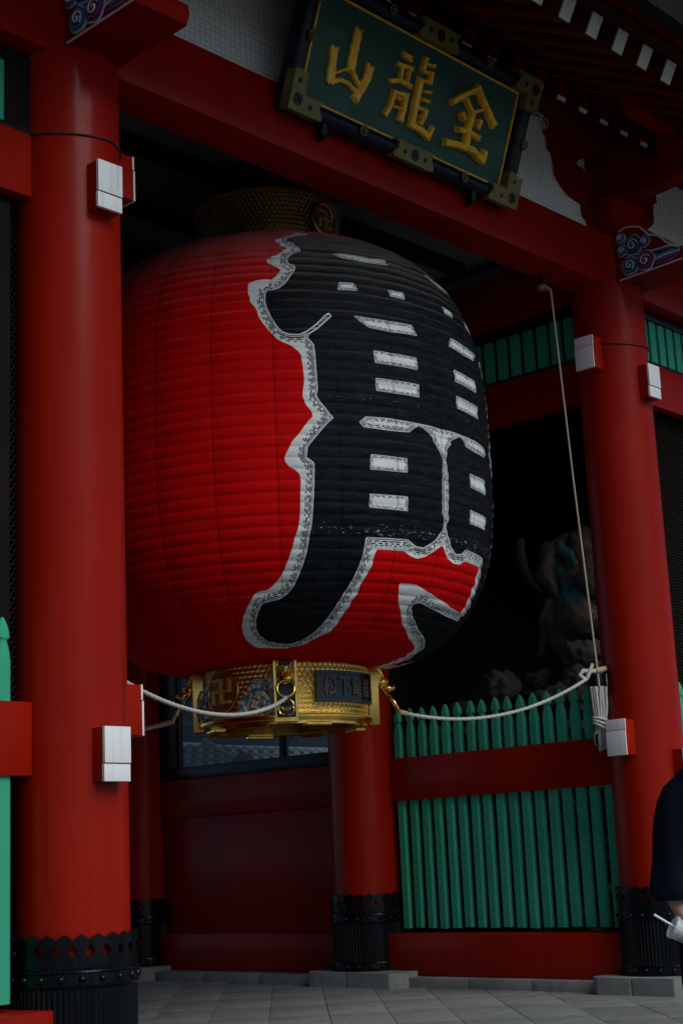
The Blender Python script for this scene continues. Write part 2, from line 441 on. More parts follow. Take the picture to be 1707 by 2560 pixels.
T_Rl = [(-1.023, 5.619), (-1.06, 5.581), (-1.153, 5.553), (-1.173, 5.52), (-1.242, 5.506), (-1.244, 5.471), (-1.201, 5.452), (-1.209, 5.431), (-1.173, 5.414), (-1.151, 5.387), (-1.183, 5.381), (-1.196, 5.368), (-1.235, 5.33), (-1.283, 5.324), (-1.325, 5.282), (-1.32, 5.254), (-1.28, 5.241), (-1.269, 5.224), (-1.22, 5.19), (-1.251, 5.138), (-1.291, 5.107), (-1.34, 5.109), (-1.416, 5.101), (-1.46, 5.081), (-1.465, 5.054), (-1.465, 4.994), (-1.454, 4.969), (-1.449, 4.928), (-1.408, 4.873), (-1.394, 4.815), (-1.364, 4.758), (-1.325, 4.706), (-1.285, 4.655), (-1.236, 4.616), (-1.176, 4.588), (-1.132, 4.55), (-1.11, 4.518), (-1.105, 4.459), (-1.1, 4.406), (-1.097, 4.332), (-1.108, 4.268), (-1.112, 4.221), (-1.092, 4.163), (-1.053, 4.112), (-1.049, 4.08), (-1.076, 4.054), (-1.113, 4.007), (-1.15, 3.956), (-1.197, 3.905), (-1.214, 3.869), (-1.236, 3.829), (-1.25, 3.798), (-1.245, 3.766), (-1.221, 3.734), (-1.184, 3.714), (-1.152, 3.682), (-1.146, 3.632), (-1.152, 3.545), (-1.154, 3.472), (-1.16, 3.387), (-1.171, 3.327)]
T_Rb = [(-1.198, 3.256), (-1.219, 3.186), (-1.254, 3.105), (-1.282, 3.049), (-1.319, 3.004), (-1.363, 2.966), (-1.408, 2.94), (-1.481, 2.932), (-1.52, 2.917), (-1.557, 2.88), (-1.599, 2.837), (-1.648, 2.785), (-1.685, 2.732), (-1.696, 2.69), (-1.693, 2.653), (-1.659, 2.621), (-1.585, 2.596), (-1.448, 2.59), (-1.274, 2.583), (-1.146, 2.599), (-1.031, 2.622), (-0.947, 2.652), (-0.862, 2.672), (-0.81, 2.708), (-0.794, 2.729), (-0.775, 2.778), (-0.731, 2.832), (-0.717, 2.882), (-0.686, 2.911), (-0.684, 2.956), (-0.657, 3.002), (-0.63, 3.049), (-0.609, 3.096), (-0.604, 3.155), (-0.586, 3.192), (-0.349, 3.193), (-0.292, 3.167), (-0.226, 3.153), (-0.147, 3.172), (-0.095, 3.195), (-0.046, 3.23), (0.029, 3.266), (0.066, 3.217), (0.113, 3.185), (0.186, 3.161), (0.28, 3.163), (0.352, 3.194), (0.674, 3.195), (0.654, 3.124), (0.698, 3.077), (0.663, 3.034), (0.706, 3.0), (0.699, 2.954), (0.747, 2.927), (0.702, 2.89), (0.722, 2.876), (0.439, 2.889), (0.161, 2.925), (-0.044, 2.963), (-0.167, 2.99), (-0.245, 2.991), (-0.329, 2.99), (-0.326, 2.957), (-0.283, 2.879), (-0.228, 2.836), (-0.168, 2.794), (-0.105, 2.752), (0.007, 2.718), (0.162, 2.676), (0.348, 2.652), (0.568, 2.624), (0.596, 2.598), (0.746, 2.577), (0.733, 2.56), (0.842, 2.548), (1.237, 2.561), (1.214, 2.593)]
T_Bl = [(-0.866, 5.618), (-0.989, 5.573), (-1.083, 5.55), (-1.156, 5.493), (-1.109, 5.462), (-1.07, 5.427), (-1.042, 5.378), (-1.122, 5.33), (-1.154, 5.307), (-1.164, 5.264), (-1.154, 5.243), (-1.12, 5.24), (-1.107, 5.203), (-1.127, 5.163), (-1.159, 5.118), (-1.195, 5.068), (-1.24, 5.031), (-1.283, 5.023), (-1.326, 5.016), (-1.339, 4.986), (-1.344, 4.928), (-1.33, 4.869), (-1.306, 4.811), (-1.272, 4.743), (-1.233, 4.692), (-1.183, 4.673), (-1.121, 4.669), (-1.069, 4.692), (-0.992, 4.755), (-0.934, 4.814), (-0.899, 4.844), (-0.875, 4.817), (-0.927, 4.769), (-0.995, 4.705), (-1.049, 4.67), (-1.058, 4.648), (-1.041, 4.627), (-1.017, 4.595), (-1.013, 4.525), (-1.01, 4.417), (-1.008, 4.333), (-1.006, 4.27), (-1.019, 4.233), (-0.999, 4.196), (-0.959, 4.145), (-0.906, 4.075), (-0.965, 4.019), (-1.019, 3.956), (-1.062, 3.904), (-1.093, 3.868), (-1.101, 3.795), (-1.058, 3.763), (-1.05, 3.745), (-1.057, 3.594), (-1.066, 3.471), (-1.077, 3.349)]
T_Bb = [(-1.094, 3.278), (-1.107, 3.195), (-1.126, 3.126), (-1.16, 3.046), (-1.201, 2.967), (-1.251, 2.913), (-1.311, 2.881), (-1.402, 2.867), (-1.472, 2.854), (-1.502, 2.817), (-1.539, 2.769), (-1.557, 2.716), (-1.538, 2.674), (-1.469, 2.635), (-1.375, 2.618), (-1.263, 2.611), (-1.153, 2.624), (-1.046, 2.658), (-0.969, 2.698), (-0.923, 2.74), (-0.868, 2.799), (-0.836, 2.853), (-0.804, 2.909), (-0.759, 2.977), (-0.728, 3.046), (-0.702, 3.117), (-0.689, 3.188), (-0.68, 3.269), (-0.33, 3.273), (-0.303, 3.257), (-0.255, 3.234), (-0.182, 3.23), (-0.113, 3.261), (-0.053, 3.305), (0.006, 3.368), (0.015, 3.407), (0.008, 3.438), (-0.011, 3.488), (-0.015, 3.669), (-0.007, 3.803), (0.004, 3.871), (-0.056, 3.955), (-0.109, 4.007)]
T_H0 = [(-0.076, 4.004), (-0.138, 4.041), (-0.198, 4.069), (-0.233, 4.078), (-0.276, 4.058), (-0.319, 4.021), (-0.492, 4.014), (-0.685, 4.02), (-0.726, 4.052), (-0.671, 4.097), (-0.466, 4.104), (-0.25, 4.094), (-0.146, 4.096), (0.001, 4.09)]
T_Br = [(0.056, 3.445), (0.035, 3.391), (0.065, 3.343), (0.117, 3.273), (0.195, 3.225), (0.286, 3.237), (0.342, 3.276), (0.719, 3.266), (0.728, 3.2), (0.784, 3.142), (0.829, 3.068), (0.815, 3.001), (0.907, 2.933), (0.885, 2.878), (0.812, 2.832), (0.442, 2.834), (0.138, 2.858), (-0.043, 2.883), (-0.1, 2.871), (-0.104, 2.843), (-0.014, 2.79), (0.165, 2.732), (0.374, 2.699), (0.586, 2.666), (0.786, 2.632), (0.829, 2.605), (1.011, 2.58)]
T_holes = [[(-0.779, 5.358), (-0.722, 5.375), (-0.407, 5.376), (-0.255, 5.382), (-0.288, 5.34), (-0.245, 5.329), (-0.527, 5.314), (-0.718, 5.323)], [(-0.786, 5.099), (-0.669, 5.101), (-0.647, 5.038), (-0.809, 5.031)], [(-0.379, 5.09), (-0.228, 5.095), (-0.232, 5.033), (-0.371, 5.035)], [(-0.718, 4.831), (-0.573, 4.825), (-0.219, 4.83), (-0.18, 4.756), (-0.414, 4.744), (-0.602, 4.752)], [(-0.583, 4.585), (-0.208, 4.583), (-0.209, 4.494), (-0.579, 4.495)], [(-0.58, 4.383), (-0.21, 4.383), (-0.211, 4.289), (-0.58, 4.291)], [(-0.646, 3.833), (-0.352, 3.829), (-0.352, 3.729), (-0.657, 3.725)], [(-0.66, 3.558), (-0.351, 3.563), (-0.352, 3.461), (-0.665, 3.465)]]
GLYPHS = [[([(0.353, 0.537), (0.383, 0.302)], 0.075), ([(0.381, 0.308), (0.471, 0.35), (0.559, 0.349), (0.659, 0.31)], 0.038), ([(0.382, 0.362), (0.439, 0.399), (0.527, 0.453)], 0.023), ([(0.543, 0.725), (0.539, 0.609), (0.547, 0.454)], 0.081), ([(0.541, 0.464), (0.612, 0.404), (0.663, 0.366)], 0.035), ([(0.725, 0.528), (0.717, 0.439), (0.65, 0.283)], 0.077)], [([(1.029, 0.725), (1.11, 0.725)], 0.049), ([(0.982, 0.641), (1.145, 0.659)], 0.036), ([(1.038, 0.635), (1.043, 0.549)], 0.03), ([(1.116, 0.643), (1.117, 0.555)], 0.029), ([(0.943, 0.503), (1.043, 0.539), (1.167, 0.534)], 0.041), ([(1.013, 0.446), (0.997, 0.334), (0.965, 0.262)], 0.046), ([(1.0, 0.441), (1.148, 0.459)], 0.031), ([(1.132, 0.466), (1.14, 0.368), (1.13, 0.271)], 0.056), ([(1.054, 0.418), (1.084, 0.41)], 0.025), ([(1.005, 0.339), (1.131, 0.355)], 0.021), ([(1.259, 0.78), (1.249, 0.695)], 0.049), ([(1.264, 0.735), (1.365, 0.754)], 0.031), ([(1.254, 0.677), (1.356, 0.693)], 0.03), ([(1.347, 0.69), (1.349, 0.627)], 0.04), ([(1.257, 0.611), (1.359, 0.624)], 0.029), ([(1.248, 0.608), (1.249, 0.429), (1.253, 0.272)], 0.06), ([(1.246, 0.276), (1.359, 0.271), (1.462, 0.244)], 0.054), ([(1.453, 0.258), (1.474, 0.325)], 0.037), ([(1.274, 0.412), (1.369, 0.417)], 0.031), ([(1.367, 0.423), (1.358, 0.362), (1.336, 0.311)], 0.037), ([(1.317, 0.546), (1.377, 0.558)], 0.026), ([(1.312, 0.485), (1.377, 0.488)], 0.028), ([(1.314, 0.361), (1.354, 0.358)], 0.019)], [([(1.634, 0.574), (1.747, 0.663), (1.877, 0.754)], 0.05), ([(1.87, 0.756), (1.998, 0.66), (2.145, 0.554)], 0.064), ([(1.772, 0.638), (1.831, 0.586), (1.883, 0.567)], 0.038), ([(1.878, 0.57), (1.987, 0.63)], 0.026), ([(1.873, 0.566), (1.862, 0.445), (1.877, 0.311)], 0.065), ([(1.756, 0.526), (1.791, 0.485)], 0.045), ([(1.972, 0.539), (1.959, 0.478)], 0.044), ([(1.755, 0.398), (1.873, 0.415), (2.001, 0.406)], 0.047), ([(1.647, 0.266), (1.812, 0.291), (1.953, 0.301), (2.104, 0.26)], 0.06), ([(2.101, 0.33), (2.098, 0.258)], 0.047)]]
# ================================================================== ground
g = MB().box(-400, 400, -400, 400, -.6, -.020).build('ground', M['asphalt']); tag(g, 'dark asphalt street around the gate', kind='structure')
pav = empty('paving'); tag(pav, 'pale grey stone slabs laid diagonally under the gate', kind='structure')
s2 = math.sqrt(.5)
slab_meshes = []
for i in range(5):
    la, lb = .9085, .4525
    mb = MB(); rs = random.Random(i)
    mb.box(-la / 2, la / 2, -lb / 2, lb / 2, -.05, 0)
    o = mb.build('slab_proto', M['slab'], None, 40, .006, 2); slab_meshes.append(o.data); bpy.data.objects.remove(o)
rs = random.Random(3)
for nb in range(-9, 9):
    b = 1.45 + .456 * nb + .228
    off = rs.choice((0, .456)) + rs.uniform(-.03, .03)
    for na in range(0, 11):
        a = .4 + .912 * na + off
        x, y = (a + b) * s2, (a - b) * s2
        if not (1.0 < x < 5.75 and -3.2 < y < 6.6): continue
        o = new_obj('paving_slab', slab_meshes[rs.randrange(5)], pav)
        o.location = (x, y, rs.uniform(-.0025, .0025)); o.rotation_euler = (rs.uniform(-.002, .002), rs.uniform(-.002, .002), PI / 4)

# ================================================================== gate
gate = empty('temple_gate')
tag(gate, 'vermilion timber temple gate with round columns and heavy crossbeams', 'gate')

def sleeve_mesh(r):
    rs_ = r + .030; N = 24; h = PI / N; mb = MB()
    half = [(1.0, .66), (1.0, .7165), (.78, .7195), (.56, .731), (.44, .748), (.56, .7605), (.80, .767), (1.0, .776), (1.0, .791), (.90, .804), (.62, .815), (.28, .8225)]
    poly = [(a * h, z) for a, z in half] + [(0, .831)] + [(-a * h, z) for a, z in reversed(half)]
    poly = [(a * .995, z) for a, z in poly]
    for k in range(N):
        a0 = 2 * h * k
        def fn(a, z, d, a0=a0):
            return ((rs_ + d) * math.sin(a + a0), -(rs_ + d) * math.cos(a + a0), z)
        mb.prism(poly, fn, -.012, .010)
    # fluted barrel
    n = 288; vs = []; prof = [.135, .665]
    for i in range(n):
        a = 2 * PI * i / n; k = i % 4
        rr = rs_ + (.0045 if k in (0, 1) else -.0015)
        for z in prof: vs.append((rr * math.sin(a), -rr * math.cos(a), z))
    mb.add(vs, [(i * 2, ((i + 1) % n) * 2, ((i + 1) % n) * 2 + 1, i * 2 + 1) for i in range(n)])
    return mb
def band_mesh(r, z0, z1):
    q = r + .032
    return MB().lathe([(q, z0 - .006), (q + .012, z0), (q + .014, z0 + .008), (q + .006, z0 + .014), (q + .006, z1 - .014), (q + .014, z1 - .008), (q + .012, z1), (q, z1 + .006)], 72)
rv = MB().lathe([(.0001, .023), (.010, .021), (.0175, .014), (.0205, .004), (.025, .003), (.0255, -.004)], 12)
rivet_me = rv.build('rivet_proto', M['iron'], None, 50); _r = rivet_me; rivet_me = _r.data; bpy.data.objects.remove(_r)
def tenon_obj(parent, loc, rz, low_step, tip, hh=.145):
    mb = MB()
    mb.box(-.088, .088, -(tip - .013), -.15, -hh, hh, 0)
    if low_step: mb.box(-.092, .092, -tip, -(tip - .018), -hh * .3495, hh + .004, 1); mb.box(-.092, .092, -(tip - .006), -(tip - .024), -hh - .004, -hh * .35, 1)
    else: mb.box(-.092, .092, -tip, -(tip - .018), -hh - .004, hh * .3795, 1); mb.box(-.092, .092, -(tip - .006), -(tip - .024), hh * .38, hh + .004, 1)
    o = mb.build('tenon', [M['red'], M['white']], parent, 40, .003)
    o.location = loc; o.rotation_euler = (0, 0, rz); return o
COLS = {}
def column(key, x, y, r=R, tenons=(), rivets=True, z1=6.40):
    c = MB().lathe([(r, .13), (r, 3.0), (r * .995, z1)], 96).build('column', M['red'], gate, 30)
    c.location = (x, y, 0); COLS[key] = c
    sleeve_mesh(r).build('metal_sleeve', M['iron'], c, 35)
    for z0, z1_ in ((.562, .645), (.142, .216)):
        band_mesh(r, z0, z1_).build('sleeve_band', M['iron'], c, 40)
        if rivets:
            for k in range(20):
                a = 2 * PI * (k + .35) / 20
                if math.cos(a - math.radians(-44)) < -.25: continue
                rr = r + .034
                rvo = new_obj('rivet', rivet_me, c)
                rvo.location = (rr * math.sin(a), -rr * math.cos(a), (z0 + z1_) / 2)
                rvo.rotation_euler = (PI / 2, 0, a)
    for (axis, z) in tenons:
        tip, rz, low = {'f': (.405, 0, True), 'l': (.45, -PI / 2, False), 'r': (.45, PI / 2, False)}[axis]
        tenon_obj(c, (0, 0, z), rz, low, tip)
    return c
T_ALL = [('f', 1.757), ('f', 5.047), ('l', 2.022), ('l', 5.312), ('r', 2.022), ('r', 5.312)]
column('FL', 0, 0, tenons=[('f', 1.757), ('f', 5.047), ('r', 2.038), ('r', 5.335)])
column('FR', W, 0, tenons=[('f', 1.757), ('f', 5.040), ('l', 2.016), ('l', 5.305)])
column('MR', 5.83, D2, .314)
column('BR', 5.83, D3, .314, tenons=[('l', 2.0)])
column('ML', .10, D2, .314, rivets=False)
column('BL', .10, D3, .314, rivets=False)
column('OL', -SIDE, 0, rivets=False); column('OR', W + SIDE, 0, rivets=False)

# stone plinths
def plinth(x, y, px0, px1, py0, py1, label):
    ch = .075; mb = MB()
    poly = [(px0 + ch, py0), (px1 - ch, py0), (px1, py0 + ch), (px1, py1 - ch), (px1 - ch, py1), (px0 + ch, py1), (px0, py1 - ch), (px0, py0 + ch)]
    # two blocks with a joint
    ym = (py0 + py1) / 2 + .03
    A = [(px0 + ch, py0), (px1 - ch, py0), (px1, py0 + ch), (px1, ym - .003), (px0, ym - .003), (px0, py0 + ch)]
    B = [(px0, ym + .003), (px1, ym + .003), (px1, py1 - ch), (px1 - ch, py1), (px0 + ch, py1), (px0, py1 - ch)]
    root = empty('stone_plinth', (x, y, 0)); tag(root, label, 'plinth', 'granite column plinths')
    for q in (A, B):
        MB().prism([(a - x, b - y) for a, b in q], lambda a, b, d: (a, b, d), -.04, .134).build('plinth_block', M['stone'], root, 40, .012, 3)
    return root
plinth(W, 0, W - .475, W + .475, -.43, .43, 'chamfered granite plinth under the column nearest the person')
plinth(5.83, D2, 5.415, 6.3, 2.46, 3.60, 'chamfered granite plinth under the column left of the green fence')
plinth(5.83, D3, 5.40, 6.25, 5.95, 6.95, 'granite plinth half hidden behind the big left column')
plinth(0, 0, -.475, .475, -.43, .43, 'granite plinth below the frame under the big left column')
# kerb stones between plinths
kerb = empty('stone_kerb'); tag(kerb, 'low granite kerb running between the plinths', kind='structure')
for y0, y1 in ((.433, 1.1), (1.106, 1.78), (1.786, 2.455), (3.605, 4.4), (4.406, 5.2), (5.206, 5.945)):
    bx('kerb_stone', M['stone'], kerb, W - .33, W + .3, y0, y1, -.04, .087, .010)

# ------------------------------------------------------------------ timbers
# great beams along the front and down the passage sides
for x0, x1 in ((-SIDE, 0), (0, W), (W, W + SIDE)):
    bx('great_beam', M['red'], gate, x0, x1, -.166, .166, ZB0, ZB1, .008)
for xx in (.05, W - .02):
    bx('side_beam', M['red_shade'], gate, xx - .15, xx + .15, .1, D3, ZB0 + .01, ZB1 - .01, .008)
bx('middle_beam', M['red_deepshade'], gate, 0, W, D2 - .15, D2 + .15, 5.95, 6.43, .008)
bx('rear_beam', M['red_deepshade'], gate, 0, W, D3 - .15, D3 + .15, 5.95, 6.43, .008)
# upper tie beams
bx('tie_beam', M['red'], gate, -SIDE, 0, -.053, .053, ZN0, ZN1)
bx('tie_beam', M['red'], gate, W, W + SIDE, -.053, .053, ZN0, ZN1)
bx('tie_beam', M['red_shade'], gate, W - .053, W + .053, 0, D2, ZN0, ZN1 + .002)
bx('tie_beam', M['red_shade'], gate, -.053, .053, 0, D2, ZN0, ZN1 + .002)
# slatted transoms above the tie beams
sl = MB().box(-.052, .052, -.022, .022, 5.425, 5.845).build('slat_proto', M['green'], None, 40, .006); slat_me = sl.data; bpy.data.objects.remove(sl)
def transom(x0, y0, rz, L, first, pitch, end=.25):
    t = empty('slat_transom', (x0, y0, 0), rz, gate)
    bx('transom_bar', M['black'], t, 0, L, -.05, .05, 5.402, 5.432, .003)
    bx('transom_bar', M['black'], t, 0, L, -.05, .05, 5.838, 5.90, .003)
    bx('transom_blackout', M['black'], t, 0, L, .055, .075, 5.40, 5.93, 0)  # added black board: blocks light and supplies the dark behind the slats
    x = first
    while x < L - end:
        c = new_obj('slat', slat_me, t); c.location = (x, 0, 0); x += pitch
transom(W, 0, 0, SIDE, .40, .1475)
transom(-SIDE, 0, 0, SIDE, .435, .1475, .50)
transom(W, D2, -PI / 2, D2, .42, .152)

# wall between the middle and rear right columns
bx('wall_rail', M['red'], gate, W - .053, W + .053, D2, D3, ZR0, ZR1)
bx('wall_panel', M['red'], gate, W - .012, W + .03, D2, D3, .45, ZR0 + .01, .002)
bx('wall_sill', M['red'], gate, W - .11, W + .11, D2, D3, .088, .457)
win = empty('window', (W, 0, 0), 0, gate)
bx('window_frame', M['black'], win, -.05, .05, D2 + .28, D3 - .28, ZR1 + .002, 2.19, .004)
bx('window_frame', M['black'], win, -.05, .05, D2 + .28, D3 - .28, 4.6, 4.75, .004)
bx('window_frame', M['black'], win, -.05, .05, 5.86, D3 - .28, 2.192, 4.598, .004)
bx('window_frame', M['black'], win, -.05, .05, D2 + .28, D2 + .40, 2.192, 4.598, .004)
bx('window_frame', M['black'], win, -.03, .03, 4.22, 4.30, 2.192, 4.598, .004)
bx('window_pane', M['pane'], win, -.004, .004, D2 + .41, 4.215, 2.195, 4.595, 0)
bx('window_pane', M['pane'], win, -.004, .004, 4.305, 5.855, 2.195, 4.595, 0)
bx('upper_wall', M['red_deepshade'], gate, W - .02, W + .04, D2, D3, 4.755, ZB0 + .02, 0)
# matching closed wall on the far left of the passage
bx('passage_wall', M['red_deepshade'], gate, -.02, .04, .2, D3, .1, ZN0, 0)

# niches left and right: back wall, outer wall, floor, ceiling
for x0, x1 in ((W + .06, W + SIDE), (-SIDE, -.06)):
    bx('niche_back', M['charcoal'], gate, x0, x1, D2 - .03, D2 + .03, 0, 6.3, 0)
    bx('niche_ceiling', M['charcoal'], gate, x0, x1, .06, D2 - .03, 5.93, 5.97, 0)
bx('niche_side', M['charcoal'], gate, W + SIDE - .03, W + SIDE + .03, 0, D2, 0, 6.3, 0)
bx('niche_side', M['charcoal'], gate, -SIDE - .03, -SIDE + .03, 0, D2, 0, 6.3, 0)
# dark fixed frame beside the left column
bx('opening_frame', M['charcoal'], gate, -.475, -.40, .02, .09, 2.06, 5.0, .004)
bx('transom_jamb', M['charcoal'], gate, -.475, -.28, -.045, .05, 5.433, 5.837, .004)

# passage ceiling with joists
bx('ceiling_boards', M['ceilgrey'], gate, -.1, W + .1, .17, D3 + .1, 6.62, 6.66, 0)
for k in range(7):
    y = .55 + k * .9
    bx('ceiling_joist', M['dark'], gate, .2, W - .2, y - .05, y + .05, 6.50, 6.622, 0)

# ------------------------------------------------------------------ wall above the great beam
for x0, x1 in ((-SIDE, -.1), (.1, W - .1), (W + .1, W + SIDE)):
    bx('plaster_panel', M['plaster'], gate, x0, x1, -.06, .02, ZB1 + .002, 7.40, 0)
bx('wall_plate', M['red_deepshade'], gate, -4.4, W + 4.4, -.17, .05, 7.36, 7.62, .006)
HIJ = [(4.853, 7.36), (4.853, 7.338), (4.90, 7.318), (4.948, 7.312), (4.985, 7.33), (5.028, 7.344), (5.06, 7.33), (5.07, 7.29), (5.059, 7.228), (5.024, 7.192), (5.057, 7.165), (5.077, 7.127), (5.067, 7.046), (5.11, 7.035), (5.132, 7.0), (5.145, 6.935), (5.148, 6.839), (5.175, 6.80), (5.208, 6.771), (5.265, 6.73), (5.31, 6.705), (5.354, 6.689), (5.447, 6.678), (5.526, 6.672), (5.524, 6.603), (5.534, 6.557), (5.565, 6.545), (5.586, 6.528), (5.607, 6.49), (5.615, 6.415)]
HOLE = [(5.473, 7.02), (5.473, 7.039), (5.501, 7.068), (5.56, 7.10), (5.614, 7.129), (5.647, 7.134), (5.651, 7.046), (5.701, 6.997), (5.60, 7.005)]
def bracket_arm(fx, name='bracket_arm'):
    slit = [(5.90, 6.415), (5.90, 7.058), (5.650, 7.058)] + [(5.651, 7.046), (5.701, 6.997), (5.60, 7.005), (5.473, 7.02), (5.473, 7.039), (5.501, 7.068), (5.56, 7.10), (5.614, 7.129), (5.647, 7.134)] + [(5.6495, 7.0582), (5.90, 7.0582), (5.90, 7.36)]
    poly = [(fx(a), b) for a, b in HIJ + slit]
    MB().prism(poly, lambda a, b, d: (a, d, b), -.098, -.062).build(name, M['red_shade'], gate, 30, 0)
for fx in (lambda a: a, lambda a: 2 * W - a, lambda a: W - a, lambda a: a - W): bracket_arm(fx)
# white scroll line on the right arm
sc_pts = []
for i in range(26):
    a = i / 25 * 2.6 * PI; rr = .012 + .034 * i / 25
    sc_pts.append((5.030 + rr * math.cos(a + 2.4), -.102, 7.262 + rr * 1.35 * math.sin(a + 2.4)))
MB().tube(sc_pts, .006, 6).tube([(4.853, -.102, 7.345), (4.91, -.102, 7.325), (4.955, -.102, 7.32), (5.0, -.102, 7.318)], .007, 6).build('scroll_line', M['cwhite'], gate, 60)

# bearing blocks and arms over the columns
def block_set(x):
    b = empty('bracket_complex', (x, 0, 0), 0, gate)
    mb = MB(); poly = [(-.20, 6.412), (.20, 6.412), (.29, 6.55), (.29, 6.74), (-.29, 6.74), (-.29, 6.55)]
    mb.prism(poly, lambda a, c, d: (a, d, c), -.29, .10); mb.build('bearing_block', M['red_shade'], b, 30, .006)
    arm = [(.1, 6.742), (.1, 6.96), (-1.02, 6.96), (-1.05, 6.90), (-1.0, 6.82), (-.85, 6.765), (-.6, 6.742)]
    MB().prism(arm, lambda a, c, d: (d, a, c), -.085, .085).build('projecting_arm', M['red_shade'], b, 30, .006)
    for yy in (-.18, -.86):
        q = [(-.10, 6.962), (.10, 6.962), (.145, 7.03), (.145, 7.13), (-.145, 7.13), (-.145, 7.03)]
        MB().prism(q, lambda a, c, d, yy=yy: (a, yy + d, c), -.145, .145).build('small_block', M['red_shade'], b, 30, .005)
    cr = [(-.75, 7.132), (-.62, 7.132), (.62, 7.132), (.75, 7.132), (.80, 7.30), (-.80, 7.30)]
    MB().prism(cr, lambda a, c, d: (a, -.86 + d, c), -.075, .075).build('cross_arm', M['red_shade'], b, 30, .005)
for x in (-SIDE, 0, W, W + SIDE): block_set(x)
bx('eave_purlin', M['red_deepshade'], gate, -5, W + 5, -.97, -.75, 7.302, 7.50, .006)

# rafters with white painted ends
SL = math.atan(.55); cs, sn = math.cos(SL), math.sin(SL)
def rafter_me(w, h, L, white, wh):
    mb = MB()
    mx = Matrix.Rotation(SL, 4, 'X')
    mb.box(-w / 2, w / 2, .004, L, -h, 0, 0, mx)
    mb.box(-w / 2 - .001, w / 2 + .001, -.004, .006, -h - .001, -h + wh, 1, mx)
    o = mb.build('rafter_proto', [M['red_deepshade'], white], None, 30, .003); me = o.data; bpy.data.objects.remove(o); return me
fly = rafter_me(.132, .170, 1.8, M['rafterwhite'], .166); base = rafter_me(.12, .15, 2.4, M['rafterwhite'], .04)
for k in range(-24, 24):
    o = new_obj('flying_rafter', fly, gate); o.location = (3.407 + .333 * k, -1.70, 6.965)
    o2 = new_obj('base_rafter', base, gate); o2.location = (3.30 + .322 * k, -.42, 7.47)
mx = Matrix.Translation((W / 2, -1.70, 6.965)) @ Matrix.Rotation(SL, 4, 'X')
o = MB().box(-7.8, 7.8, -.16, 1.9, .003, .03, 0).box(-7.8, 7.8, -.10, .02, .031, .16, 1).box(-7.9, 7.9, -.22, -.10, .06, .22, 1).box(-7.9, 7.9, -.46, -.221, .10, .50, 2).build('eave_boards', [M['soffit'], M['red_deepshade'], M['roofdark']], gate, 30)
o.matrix_world = mx; o.parent = gate
# roof mass
ry = (D3) / 2
mb = MB()
prof = [(-2.25, 7.22), (-.2, 8.30), (ry, 10.2), (D3 + .2, 8.02), (D3 + 2.15, 6.98), (D3 + 2.15, 6.80), (D3 + .2, 7.8), (-.2, 7.92), (-1.90, 7.06)]
mb.prism(prof, lambda a, b, d: (d, a, b), -5.0, W + 5.0)
mb.build('roof', M['roofdark'], gate, 30)

# carved nosings with painted clouds
NOSE = [(-.20, 5.937), (-.88, 5.955), (-.905, 6.02), (-.891, 6.088), (-.82, 6.118), (-.752, 6.16), (-.70, 6.225), (-.649, 6.259), (-.60, 6.275), (-.562, 6.316), (-.515, 6.374), (-.44, 6.405), (-.372, 6.414), (-.30, 6.40), (-.20, 6.40)]
def lobes(cy, cz, r, n, ph, depth=.12, arc=None):
    return [(cy + r * (1 + depth * abs(math.sin(n * t / 2 + ph)) - depth) * math.cos(t), cz + r * (1 + depth * abs(math.sin(n * t / 2 + ph)) - depth) * math.sin(t)) for t in [2 * PI * i / 48 for i in range(48)]]
def spiral(cy, cz, r, turns, ph, sgn=1, n=30):
    return [(cy + r * (i / n) ** .8 * math.cos(sgn * (turns * 2 * PI * i / n) + ph), cz + r * (i / n) ** .8 * math.sin(sgn * (turns * 2 * PI * i / n) + ph)) for i in range(2, n + 1)]
CLOUDS = [('b', -.437, 6.222, .098, 5, .3), ('b', -.548, 6.224, .058, 4, 1.0), ('t', -.392, 6.047, .090, 5, .8), ('p', -.548, 6.048, .096, 5, .1), ('t', -.325, 6.20, .055, 4, .5), ('t', -.322, 6.318, .050, 3, .2)]
